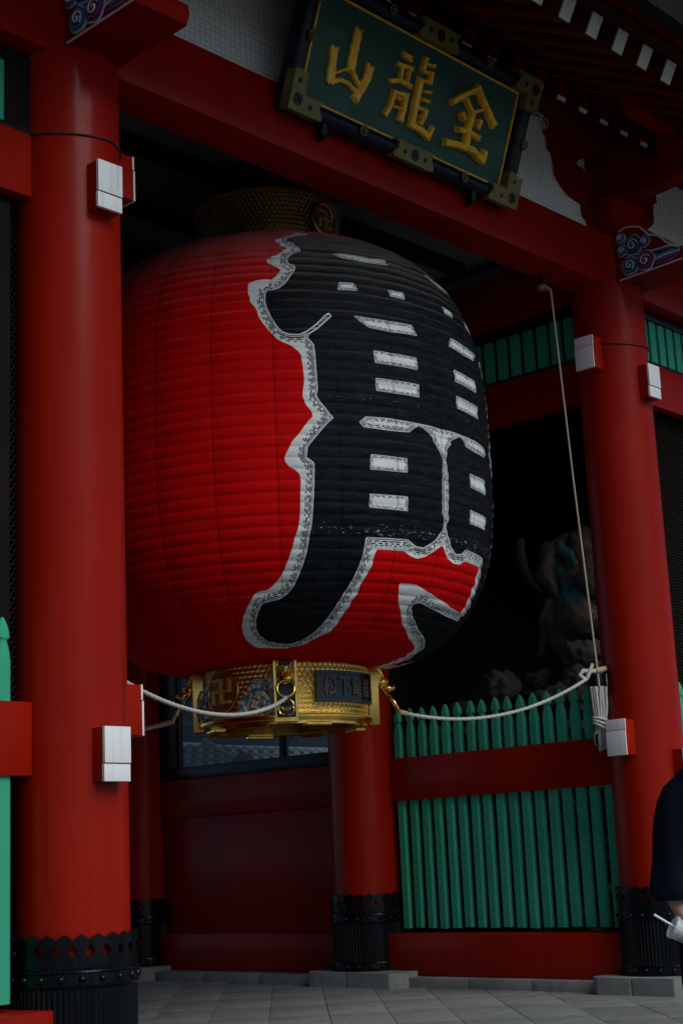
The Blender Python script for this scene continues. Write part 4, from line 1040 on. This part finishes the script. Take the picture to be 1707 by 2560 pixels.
# carved characters, stroke by stroke
zi = 0
for glyph in GLYPHS:
    ge = empty('carved_character', (0, 0, 0), 0, plq)
    for pts, w in glyph:
        zi += 1
        rs = random.Random(zi)
        P_ = [Vector((a, b, 0)) for a, b in pts]
        # resample
        Q = []
        for k in range(len(P_) - 1):
            for q in range(6): Q.append(P_[k].lerp(P_[k + 1], q / 6))
        Q.append(P_[-1]); n_ = len(Q); Lf = []; Rt = []; Lt = []; Rtt = []
        for k, q in enumerate(Q):
            t = (Q[min(k + 1, n_ - 1)] - Q[max(k - 1, 0)]).normalized(); nn_ = Vector((-t.y, t.x, 0))
            ww = w * .45 * (1.0 + .10 * math.sin(k * 1.7 + zi) + rs.uniform(-.05, .05)) * (1.10 if k in (0, n_ - 1) else 1)
            if k == 0: q = q - t * w * .22
            if k == n_ - 1: q = q + t * w * .22
            Lf.append(q + nn_ * ww + t * rs.uniform(-.2, .2) * w * (1 if k in (0, n_ - 1) else .1)); Rt.append(q - nn_ * ww + t * rs.uniform(-.2, .2) * w * (1 if k in (0, n_ - 1) else .1))
            Lt.append(q + nn_ * ww * .74); Rtt.append(q - nn_ * ww * .74)
        h = .026 + .0007 * zi
        mb = MB(); vs = []; 
        for k in range(n_):
            vs += [(Lf[k].x, .005, Lf[k].y), (Lf[k].x, -h * .72, Lf[k].y), (Lt[k].x, -h, Lt[k].y), (Q[k].x, -h * .86, Q[k].y), (Rtt[k].x, -h, Rtt[k].y), (Rt[k].x, -h * .72, Rt[k].y), (Rt[k].x, .005, Rt[k].y)]
        fs = []
        for k in range(n_ - 1):
            for e in range(6): fs.append((k * 7 + e, k * 7 + e + 1, (k + 1) * 7 + e + 1, (k + 1) * 7 + e))
        fs.append(tuple(range(7))); fs.append(tuple((n_ - 1) * 7 + e for e in reversed(range(7))))
        mb.add(vs, fs).build('stroke', M['gilt'], ge, 35)
# ================================================================== remeshed organic bodies
def organic(mb, name, mat, parent=None, voxel=.012, smooth=6, disp=0.0, fq=6):
    o = mb.build(name + '_raw', mat)
    m = o.modifiers.new('r', 'REMESH'); m.mode = 'VOXEL'; m.voxel_size = voxel; m.use_smooth_shade = True
    s = o.modifiers.new('s', 'SMOOTH'); s.factor = .5; s.iterations = smooth
    bpy.context.view_layer.update()
    dg = bpy.context.evaluated_depsgraph_get()
    q = bpy.data.meshes.new_from_object(o.evaluated_get(dg)); q.name = name
    bpy.data.objects.remove(o)
    if not q.materials: q.materials.append(mat)
    q.polygons.foreach_set('use_smooth', [True] * len(q.polygons))
    if disp:
        nv = len(q.vertices); co = np.empty(nv * 3, np.float32); no = np.empty(nv * 3, np.float32)
        q.vertices.foreach_get('co', co); q.vertices.foreach_get('normal', no); co = co.reshape(-1, 3); no = no.reshape(-1, 3)
        k_ = np.array([mnoise.fractal(Vector(c * fq), 1.0, 2.0, 4) for c in co], np.float32)
        q.vertices.foreach_set('co', (co + no * (disp * k_)[:, None]).ravel()); q.update()
    return new_obj(name, q, parent)

# ================================================================== bird nets
def net(name, O, U, V, nu, nv, pitch, label, r=.0010, wob=.004, seed=1, bulge=0.0):
    mb = MB(); O, U, V = Vector(O), Vector(U).normalized(), Vector(V).normalized(); N = U.cross(V); rs = random.Random(seed)
    def P(i, j):
        k = math.sin(i * 12.7 + j * 4.1 + seed) * wob + math.sin(i * .21 + seed) * wob * 1.5; l = math.cos(i * 7.3 + j * 9.7 + seed) * wob
        return O + U * (i * pitch + k) + V * (j * pitch + l) + N * (bulge * math.sin(PI * i / max(1, nu)) * math.sin(PI * j / max(1, nv)))
    def seg(a, b):
        t = (b - a).normalized(); x = t.cross(N).normalized() * r; y = N * r
        mb.add([a + x, a + y, a - x, a - y, b + x, b + y, b - x, b - y], [(0, 1, 5, 4), (1, 2, 6, 5), (2, 3, 7, 6), (3, 0, 4, 7)])
    for i in range(nu + 1):
        for j in range(0, nv): seg(P(i, j), P(i, j + 1))
    for j in range(nv + 1):
        for i in range(0, nu): seg(P(i, j), P(i + 1, j))
    return tag(mb.build(name, M['net']), label, 'net', 'black bird nets under the eaves')
net('bird_net', (.22, -.185, 6.415), (1, 0, 0), (0, 0, 1), 122, 21, .0455, 'black bird net over the white wall behind the green name board')
net('bird_net', (W + .40, -.185, 6.415), (1, -.06, 0), (.12, 0, 1), 50, 18, .055, 'black bird net over the white wall right of the right column', seed=4)
net('bird_net', (1.6, -1.722, 7.01), (1, 0, 0), (0, sn * .95, -cs), 150, 7, .0455, 'black bird net over the white rafter ends at top right', seed=9)
# net edge tied round the two front columns
for x, y, rz, label in ((0, 0, 0, 'black net cord tied round the top of the left column'), (W, 0, 0, 'black net cord tied round the top of the right column')):
    rt = empty('net_tie', (x, y, 0)); tag(rt, label, 'net cord', 'net cords on the columns')
    q = R + .006
    pts = [(q * math.sin(a), -q * math.cos(a), 5.385 + .012 * math.sin(a * 3 + x)) for a in [math.radians(-150 + 300 * i / 60) for i in range(61)]]
    MB().tube(pts, .0055, 6).build('tie_cord', M['net'], rt, 60)
    mb = MB()
    for k in range(15):
        a0 = math.radians(-95 + 13 * k)
        mb.tube([(q * math.sin(a0 + .02 * math.sin(i * 2.0 + k)), -q * math.cos(a0 + .02 * math.sin(i * 2.0 + k)), 5.385 + .08 * i) for i in range(7)], .0005, 4)
    for i in range(1, 7):
        mb.tube([(q * math.sin(a), -q * math.cos(a), 5.385 + .08 * i + .006 * math.sin(a * 9 + i)) for a in [math.radians(-95 + 190 * k / 30) for k in range(31)]], .0005, 4)
    mb.build('net_skirt', M['net'], rt)

# ================================================================== ropes
def sag_pts(A, B, sag, n=48, skew=1.0):
    A, B = Vector(A), Vector(B); out = []
    for i in range(n + 1):
        t = i / n; u = t ** skew; q = A.lerp(B, t); q.z -= sag * 4 * u * (1 - u); out.append(q)
    return out
def rope(name, pts, r, label, cat='rope', whip=None):
    root = empty(name, tuple(pts[0])); tag(root, label, cat, 'white mooring ropes of the lantern')
    o = Vector(pts[0]); L = 0; fine = []
    for i in range(len(pts) - 1):
        n_ = max(1, int((pts[i + 1] - pts[i]).length / .012))
        for q in range(n_): fine.append(pts[i].lerp(pts[i + 1], q / n_) - o)
    fine.append(pts[-1] - o)
    MB().tube(fine, r, 12, twist=42, lob=.16).build('rope_strand', M['rope'], root, 70)
    if whip:
        for a, b in whip:
            seg = [fine[int(a * (len(fine) - 1))].lerp(fine[int(b * (len(fine) - 1))], k / 6) for k in range(7)]
            MB().tube(seg, [r * 1.35, r * 1.5, r * 1.45, r * 1.55, r * 1.4, r * 1.5, r * 1.25], 10).build('whipping', M['tape'], root, 60)
    return root
A = Vector((LX - .709 * .815, LY - .705 * .815, 2.272))
rope('mooring_rope', sag_pts(A, (.305, .11, 2.30), .185, skew=.9), .0132, 'white rope drooping from the lantern base to the left column')
A = Vector((LX + .705 * .845, LY - .709 * .845, 2.215))
rope('mooring_rope', sag_pts(A, (5.44, .20, 2.515), .165, skew=1.0), .0132, 'white rope drooping in front of the green picket tops to the right column', whip=[(.0, .045)])
A = Vector((LX - .705 * .845, LY + .709 * .845, 2.215))
rope('mooring_rope', sag_pts(A, (.42, 3.0, 2.25), .16), .0132, 'short stretch of rope leaving the left side of the lantern base', whip=[(.0, .07)])
# knot and hook by the right column
kn = empty('rope_knot', (5.50, .18, 2.55)); tag(kn, 'knotted rope loop with tan whipping on the right column hook', 'knot')
MB().tube([Vector(q) - Vector((5.50, .18, 2.55)) for q in [(5.42, .21, 2.505), (5.39, .24, 2.545), (5.42, .225, 2.582), (5.50, .19, 2.578), (5.56, .165, 2.585), (5.615, .14, 2.60)]], .0175, 10, twist=42, lob=.16).build('loop', M['rope'], kn, 60)
MB().tube([Vector(q) - Vector((5.50, .18, 2.55)) for q in [(5.44, .20, 2.52), (5.47, .185, 2.585), (5.485, .17, 2.64)]], [.0165, .0165, .013], 10, twist=42, lob=.16).build('tail', M['rope'], kn, 60)
MB().tube([Vector(q) - Vector((5.50, .18, 2.55)) for q in [(5.535, .172, 2.582), (5.58, .155, 2.590), (5.62, .135, 2.602)]], [.024, .027, .023], 10).build('whipping', M['tape'], kn, 60)
MB().tube([Vector(q) - Vector((5.50, .18, 2.55)) for q in [(5.70, .10, 2.63), (5.64, .125, 2.63), (5.612, .135, 2.605), (5.62, .13, 2.57), (5.66, .115, 2.565)]], .011, 8).build('iron_hook', M['iron'], kn, 60)
# hauling line
hl = empty('hauling_line', (5.56, .165, 2.60)); tag(hl, 'thin taut line running up from the right column hook to the ceiling', 'rope')
MB().tube([(x - 5.56, y - .165, z - 2.60) for x, y, z in [(5.13, .05, 5.80), (5.33, .11, 4.20), (5.54, .165, 2.66), (5.56, .17, 2.45)]], [.0085, .0085, .009, .0095], 8).build('line', M['tape2'], hl, 60)
MB().tube([(x - 5.56, y - .165, z - 2.60) for x, y, z in [(5.02, .10, 5.80), (5.06, .08, 5.83), (5.13, .05, 5.80)]], [.03, .035, .02], 8).build('pulley', M['statue_gold'], hl, 60)
MB().tube([(5.05 - 5.56, .09 - .165, 5.82 - 2.6), (5.05 - 5.56, .10 - .165, 5.96 - 2.6)], .012, 8).build('pulley_eye', M['iron'], hl, 60)
# coil
co = empty('rope_coil', (5.56, .19, 2.46)); tag(co, 'coiled hank of white rope hanging on the right column', 'rope')
cu_, cw_ = Vector((.682, -.73, 0)), Vector((-.73, -.68, 0))
for k in range(7):
    a0 = -.052 + .016 * k; a1 = a0 + .028 + .006 * (k % 3); zt = -.005 - .006 * (k % 2); zb = -.50 - .035 * ((k * 3) % 4) / 3; dd = .012 * (k % 3)
    pts = []
    for i in range(25):
        t = i / 24
        if t < .45: u = t / .45; q = (a0 + .010 * math.sin(u * PI) - .02 * (u > .6) * (u - .6), zt + (zb + .03 - zt) * u)
        elif t < .55: u = (t - .45) / .1; q = (a0 + (a1 - a0) * u, zb + .03 - .03 * math.sin(PI * u))
        else: u = (t - .55) / .45; q = (a1 - .008 * math.sin(u * PI), zb + .03 + (zt - zb - .03) * u)
        pinch = 1 - .45 * math.exp(-((q[1] + .32) / .07) ** 2)
        pts.append(cu_ * (q[0] * pinch) + cw_ * dd + Vector((0, 0, q[1])))
    MB().tube(pts, .0115, 8, twist=60, lob=.15).build('rope_turn', M['rope'], co, 60)
for k in range(3):
    z = -.275 - .032 * k
    pts = [cu_ * (.056 * math.cos(a)) + cw_ * (.012 + .036 * math.sin(a)) + Vector((0, 0, z - (.012 + .012 * k) * math.cos(a))) for a in [2 * PI * i / 20 for i in range(21)]]
    MB().tube(pts, .0115, 8, twist=60, lob=.15, cap=False).build('rope_wrap', M['rope'], co, 60)
MB().tube([cu_ * -.04 + cw_ * .03 + Vector((0, 0, -.40)), cu_ * -.045 + cw_ * .03 + Vector((0, 0, -.56))], [.014, .006], 8).build('dark_tail', M['iron'], co, 60)
MB().tube([cu_ * .075 + Vector((.10, 0, .10)), cu_ * .075 + Vector((.0, 0, .08)), cu_ * .075 + Vector((0, 0, -.08))], .028, 8).build('cleat', M['iron'], co, 50)

# ================================================================== niche statue on rocks
st = empty('guardian_statue', (7.0, 1.35, 2.8)); tag(st, 'dim weathered guardian statue with turquoise drapery in the dark niche', 'statue')
o_ = Vector((7.0, 1.35, 2.8))
def pts_(L): return [Vector(q) - o_ for q in L]
mb = MB()
mb.tube(pts_([(7.05, 1.38, 3.45), (7.04, 1.36, 3.62), (7.02, 1.26, 3.80), (7.04, 1.14, 3.98), (7.06, 1.05, 4.10)]), [.22, .23, .22, .22, .14], 16)
mb.tube(pts_([(7.06, 1.05, 4.06), (7.05, .92, 4.20)]), [.09, .08], 12)
mb.ball(Vector((7.03, .84, 4.28)) - o_, (.115, .13, .15), 16, 12)
mb.ball(Vector((6.97, .74, 4.27)) - o_, (.04, .06, .04), 10, 8)
mb.tube(pts_([(6.96, 1.30, 4.04), (6.82, 1.42, 3.96), (6.74, 1.46, 3.72), (6.78, 1.36, 3.52)]), [.10, .105, .085, .055], 12)
for k in range(4): mb.tube(pts_([(6.78, 1.36 - .02 * k + .03, 3.52), (6.76, 1.36 - .028 * k + .04, 3.45), (6.78, 1.36 - .03 * k + .04, 3.39)]), [.018, .016, .012], 8)
mb.tube(pts_([(7.10, .95, 4.06), (7.12, .80, 4.15), (7.05, .70, 4.3), (7.0, .66, 4.42)]), [.10, .10, .08, .06], 12)
mb.tube(pts_([(6.98, 1.48, 3.45), (6.84, 1.42, 3.25), (6.82, 1.36, 3.05), (6.88, 1.22, 2.93), (6.90, 1.02, 2.83), (6.86, .90, 2.80)]), [.17, .165, .12, .10, .075, .06], 14)
mb.tube(pts_([(7.12, 1.25, 3.45), (7.15, 1.05, 3.25), (7.16, .98, 3.0), (7.12, .96, 2.82), (7.04, .86, 2.80)]), [.17, .155, .12, .085, .06], 14)
mb.ball(Vector((6.86, 1.22, 3.27)) - o_, (.20, .26, .20), 16, 12)
mb.ball(Vector((6.92, 1.05, 3.62)) - o_, (.17, .20, .2), 16, 12)
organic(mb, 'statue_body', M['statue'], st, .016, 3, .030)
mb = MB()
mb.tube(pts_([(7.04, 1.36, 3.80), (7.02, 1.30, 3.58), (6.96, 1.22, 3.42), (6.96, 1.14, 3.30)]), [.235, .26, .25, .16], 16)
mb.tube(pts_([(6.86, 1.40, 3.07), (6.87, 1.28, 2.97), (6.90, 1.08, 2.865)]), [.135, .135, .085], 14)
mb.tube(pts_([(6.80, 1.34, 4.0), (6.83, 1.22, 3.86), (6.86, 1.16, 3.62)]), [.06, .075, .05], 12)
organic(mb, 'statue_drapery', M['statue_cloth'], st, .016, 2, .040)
mb = MB()
mb.tube(pts_([(6.80, 1.24, 3.66), (6.79, 1.14, 3.68), (6.82, 1.02, 3.76)]), [.035, .05, .03], 10)
organic(mb, 'statue_sash', M['statue_gold'], st, .014, 2, .008)
mb = MB(); mb.tube(pts_([(6.80, 1.20, 3.36), (6.78, 1.08, 3.30), (6.82, .98, 3.30)]), [.03, .035, .03], 10)
organic(mb, 'statue_belt', M['statue_gold'], st, .014, 2, .008)
mb = MB()
mb.tube(pts_([(6.80, 1.76, 4.13), (6.76, 1.74, 3.97), (6.74, 1.68, 3.80), (6.76, 1.60, 3.66), (6.82, 1.54, 3.56)]), [.045, .05, .045, .04, .02], 10)
mb.tube(pts_([(6.82, 1.36, 3.50), (6.76, 1.46, 3.44), (6.74, 1.52, 3.30), (6.76, 1.53, 3.14), (6.75, 1.56, 3.0), (6.74, 1.60, 2.93)]), [.04, .045, .045, .05, .05, .02], 10)
organic(mb, 'statue_ribbon', M['statue'], st, .014, 2, .008)
rk = empty('rock_base', (6.95, 1.5, .1)); tag(rk, 'grey grotto rocks heaped under the statue behind the pickets', 'rocks')
mb = MB(); rs = random.Random(12)
for k in range(90):
    x = rs.uniform(6.35, 7.4); y = rs.uniform(.6, 2.7); t = rs.random()
    top = 2.92 - .22 * abs(y - 1.15) - .2 * max(0, 6.8 - x); z = rs.uniform(1.5, top) if t < .7 else rs.uniform(.2, 1.6)
    r_ = rs.uniform(.09, .22)
    mb.ball((x - 6.95, y - 1.5, z - .1), (r_ * rs.uniform(.8, 1.4), r_ * rs.uniform(.8, 1.4), r_ * rs.uniform(.6, 1)), 10, 8)
mb.box(-.4, .5, -.7, 1.0, -.1, 1.6)
organic(mb, 'rock_heap', M['rock'], rk, .022, 1, .075, 9)

# ================================================================== neighbouring roof seen through the window
nb = empty('neighbour_building', (10, 8.6, 0)); tag(nb, 'grey tiled lean-to roof of the neighbouring building seen through the window', 'building')
y0, y1, za, zb_ = -.80, .02, 2.27, 2.67
MB().prism([(y0, za), (y1, zb_), (y1, zb_ - .08), (y0, za - .08)], lambda p_, q_, e: (e, p_, q_), -3.2, 4.5).build('roof_deck', M['tile'], nb, 30)
tl = MB()
for k in range(4):
    t0, t1 = k / 4, (k + 1) / 4 + .02
    tl.tube([(0, y0 - .03 + (y1 - y0) * t0, za + (zb_ - za) * t0 + .040), (0, y0 + (y1 - y0) * t1, za + (zb_ - za) * t1 + .018)], [.060, .052], 12)
tl.tube([(0, y0 - .06, za + .030), (0, y0 - .028, za + .036)], [.062, .062], 14)
_o = tl.build('tile_proto', M['tile'], None, 40); TILE = _o.data; bpy.data.objects.remove(_o)
for k in range(38):
    o = new_obj('tile_row', TILE, nb); o.location = (-3.1 + k * .2, 0, 0)
for k in range(4):
    t = (k + .5) / 4; yy = y0 + (y1 - y0) * t; z_ = za + (zb_ - za) * t
    bx('tile_course', M['tile'], nb, -3.2, 4.5, yy - .015, yy + .015, z_ - .02, z_ + .028, .004)
bx('ridge', M['cwhite'], nb, -3.2, -1.15, .0, .16, 2.64, 2.76, .02)
bx('ridge_cap', M['tile'], nb, -1.15, 4.5, .0, .16, 2.64, 2.74, .02)
MB().tube([(-1.2, .06, 2.76), (-1.22, -.45, 2.52), (-1.23, -.70, 2.42)], [.07, .07, .075], 10).build('hip_ridge', M['tile'], nb, 50)
o = MB().box(-.10, .10, -.10, .10, -.10, .10).build('hip_end_tile', M['statue'], nb, 30, .02); o.location = (-1.24, -.78, 2.43); o.rotation_euler = (.5, .75, .4)
bx('upper_wall', M['wallfar'], nb, -3.2, 6, .18, 3.5, 0, 6.2, 0)
for k in range(7): bx('wall_batten', M['black'], nb, -3.0 + k * 1.2, -2.94 + k * 1.2, .13, .178, 2.87, 6.0, .004)
bx('white_fascia', M['plaster'], nb, -3.2, -1.3, .05, .12, 3.78, 3.98, .01)
bx('wall_band', M['black'], nb, -3.2, 6, .10, .178, 2.98, 3.06, .004)
bx('under_wall', M['black'], nb, -3.1, 4.4, -.45, .175, 0, 2.24, 0)

# ================================================================== person at the right edge
C0 = Vector((-.510, -4.341, 0)); pu = Vector((.682, -.730, 0)).normalized(); pw = Vector((-.730, -.682, 0)).normalized()
def L3(a, b, z): return pu * a + pw * b + Vector((0, 0, z))
per = empty('person', tuple(C0)); tag(per, 'person in loose dark coat and jeans holding a drink, cut by right edge', 'person')
mb = MB()
mb.ball(L3(.02, .02, 1.57), (.078, .078, .115), 18, 14)
mb.tube([L3(.02, .070, 1.585), L3(.02, .086, 1.560), L3(.02, .092, 1.542), L3(.02, .078, 1.534)], [.007, .010, .013, .009], 8)
mb.ball(L3(.02, .045, 1.478), (.038, .038, .030), 12, 8)
for s in (-1, 1): mb.ball(L3(.02 + s * .042, .050, 1.545), (.026, .026, .030), 10, 8)
for s in (-1, 1): mb.ball(L3(.02 + s * .08, .0, 1.56), (.014, .014, .03), 8, 6)
mb.tube([L3(.02, 0, 1.50), L3(.02, -.01, 1.38)], [.055, .06], 12)
mb.tube([L3(0, -.01, 1.40), L3(0, -.01, 1.25), L3(0, 0, 1.05), L3(0, 0, .88)], [.11, .15, .13, .15], 16)
mb.tube([L3(-.15, -.02, 1.36), L3(.15, -.02, 1.36)], [.06, .06], 12)
for s in (-1, 1):
    mb.tube([L3(s * .09, 0, .88), L3(s * .11, .02, .50), L3(s * .115, -.01, .10)], [.085, .062, .045], 14)
    mb.ball(L3(s * .115, .05, .045), (.05, .05, .045), 12, 8); mb.ball(L3(s * .115, .13, .04), (.045, .045, .035), 12, 8)
    mb.tube([L3(s * .115, -.02, .05), L3(s * .115, .14, .04)], [.045, .042], 12)
mb.tube([L3(-.16, -.02, 1.35), L3(-.235, -.02, 1.12), L3(-.262, .03, 1.02), L3(-.235, .09, .92), L3(-.205, .125, .875)], [.055, .045, .04, .032, .028], 12)
mb.tube([L3(.16, -.02, 1.35), L3(.22, -.02, 1.10), L3(.22, .06, .88)], [.055, .042, .03], 12)
mb.ball(L3(.222, .075, .825), (.026, .032, .048), 12, 10)
for k, (dy, ln) in enumerate(((-.030, .070), (-.010, .082), (.012, .078), (.032, .062))):
    mb.tube([L3(.224, .075 + dy * .8, .80), L3(.226, .078 + dy, .775), L3(.222, .085 + dy, .775 - ln * .5), L3(.212, .092 + dy, .775 - ln)], [.0095, .009, .0085, .0065], 8)
mb.tube([L3(.214, .098, .835), L3(.204, .122, .808), L3(.198, .130, .780)], [.012, .010, .007], 8)
# cup frame of reference
LID = L3(-.292, .163, .887); AX = (L3(-.86, .06, 0) + Vector((0, 0, .51))).normalized()       # axis points out of the lid
E1 = (pw - AX * pw.dot(AX)).normalized(); E2 = AX.cross(E1)                                     # E1 towards the viewer
if E2.z < 0: E2 = -E2
def cup_pt(t, r, a): return LID - AX * t + E1 * (r * math.cos(a)) + E2 * (r * math.sin(a))
# palm and fingers round the cup
mb.ball(cup_pt(.085, .055, 2.35), (.035, .035, .035), 12, 8)
mb.tube([L3(-.205, .125, .875), cup_pt(.08, .052, 2.2), cup_pt(.075, .05, 1.9)], [.028, .030, .026], 10)
for k, (t, a1) in enumerate(((.044, -.55), (.064, -.75), (.083, -.7), (.101, -.45))):
    aa = [1.95 + (a1 - 1.95) * i / 7 for i in range(8)]
    mb.tube([cup_pt(t, .0455 - .02 * t * 3, a) for a in aa], [.0088, .0088, .0086, .0084, .0082, .008, .0076, .0062], 10)
mb.tube([cup_pt(.085, .055, 2.5), cup_pt(.06, .050, 3.1), cup_pt(.045, .046, 3.8)], [.014, .012, .009], 10)
organic(mb, 'body', M['skin'], per, .0045, 4)
# eyes, brows, mouth
for s in (-1, 1):
    MB().ball(L3(.02 + s * .030, .0865, 1.572), (.0125, .0125, .0065), 12, 8).build('eye', M['straw'], per, 60)
    MB().ball(L3(.02 + s * .030, .0965, 1.572), (.0052, .0055, .0058), 10, 8).build('iris', M['hair'], per, 60)
    MB().tube([L3(.02 + s * .012, .098, 1.592), L3(.02 + s * .030, .094, 1.597), L3(.02 + s * .048, .082, 1.592)], [.003, .004, .002], 6).build('eyebrow', M['hair'], per, 60)
MB().tube([L3(-.005, .076, 1.507), L3(.02, .084, 1.505), L3(.045, .076, 1.507)], [.003, .0062, .003], 8).build('mouth', M['lip'], per, 60)
# hair
mb = MB(); mb.ball(L3(.02, -.012, 1.60), (.092, .092, .11), 18, 12); mb.ball(L3(.02, -.05, 1.50), (.08, .06, .10), 14, 10)
organic(mb, 'hair', M['hair'], per, .012, 2, .01)
# coat: body, wide sleeves
mb = MB()
def oval(a, b, z, ra, rb, n=28): return [L3(a + ra * math.cos(2 * PI * i / n), b + rb * math.sin(2 * PI * i / n), z) for i in range(n)]
def loft(rings, mb):
    n = len(rings[0]); k0 = []
    vs = [q for r_ in rings for q in r_]
    mb.add(vs, [(i * n + j, i * n + (j + 1) % n, (i + 1) * n + (j + 1) % n, (i + 1) * n + j) for i in range(len(rings) - 1) for j in range(n)] + [tuple(range(n)), tuple((len(rings) - 1) * n + j for j in range(n))])
def fold(rings, seed, amp=.010):
    return [[q + (q - sum(r_, Vector()) / len(r_)).normalized() * amp * math.sin(5 * (2 * PI * j / len(r_)) + i * .9 + seed) * min(1, i / 3) for j, q in enumerate(r_)] for i, r_ in enumerate(rings)]
body = [oval(.02, -.01, 1.49, .07, .075), oval(.01, -.01, 1.435, .13, .10), oval(0, -.01, 1.385, .205, .125), oval(0, 0, 1.25, .22, .155), oval(0, 0, 1.05, .215, .16), oval(0, 0, .90, .238, .17), oval(.0, 0, .70, .242, .172), oval(.005, 0, .52, .240, .172)]
loft(fold(body, .3), mb)
mb.build('coat', M['coat'], per, 60)
for s in (-1, 1):
    if s == -1:
        path = [(-.105, -.02, 1.395, .055), (-.135, -.02, 1.372, .075), (-.165, -.02, 1.34, .084), (-.186, -.02, 1.30, .086), (-.200, -.017, 1.25, .086), (-.209, -.012, 1.19, .085), (-.217, -.004, 1.12, .084), (-.230, .012, 1.06, .086), (-.242, .03, 1.01, .088), (-.246, .04, .985, .087), (-.240, .05, .968, .078)]
    else:
        path = [(.14, -.02, 1.37, .075), (.195, -.02, 1.31, .08), (.22, -.015, 1.2, .082), (.23, 0, 1.08, .085), (.235, .03, .96, .082)]
    mb = MB(); loft(fold([oval(a, b, z, r_, r_ * .95, 24) for a, b, z, r_ in path], s * 1.7, .0055), mb)
    mb.build('coat_sleeve', M['coat'], per, 60)
# jeans seen in the open front of the coat
for s in (-1, 1):
    mb = MB(); loft([oval(s * .085, .0, .94, .085, .10), oval(s * .115, .05, .84, .098, .128), oval(s * .122, .07, .70, .096, .125), oval(s * .112, .05, .45, .085, .10), oval(s * .115, .01, .20, .078, .09), oval(s * .116, .0, .07, .076, .088)], mb)
    mb.build('trouser_leg', M['denim'], per, 60)
for s in (-1, 1):
    mb = MB(); mb.tube([L3(s * .115, -.06, .045), L3(s * .115, .05, .05), L3(s * .115, .17, .038)], [.05, .058, .042], 14); mb.build('shoe', M['coat'], per, 60)

cup = empty('drink_cup', tuple(C0 + LID)); tag(cup, 'clear plastic drink cup with white straw in the person\'s hand', 'cup')
def cp(t, r, a): return cup_pt(t, r, a) - LID
def cup_lathe(prof, name, mat, n=36):
    mb = MB(); vs = [cp(t, r_, 2 * PI * i / n) for i in range(n) for t, r_ in prof]; m = len(prof)
    mb.add(vs, [(i * m + k, ((i + 1) % n) * m + k, ((i + 1) % n) * m + k + 1, i * m + k + 1) for i in range(n) for k in range(m - 1)])
    return mb.build(name, mat, cup, 40)
cup_lathe([(.002, .0355), (.118, .0255), (.1195, .0235), (.1195, .0001)], 'cup_wall', M['cup'])
cup_lathe([(.030, .0001), (.030, .0325), (.116, .0248), (.1165, .0001)], 'iced_drink', M['drink'])
cup_lathe([(-.003, .0001), (-.003, .030), (-.006, .034), (-.002, .0385), (.004, .0385), (.006, .036)], 'lid', M['cup'])
MB().tube([cp(.06, .006, 0), cp(-.075, .006, 1.0)], .0042, 10).build('straw', M['straw'], cup, 50)
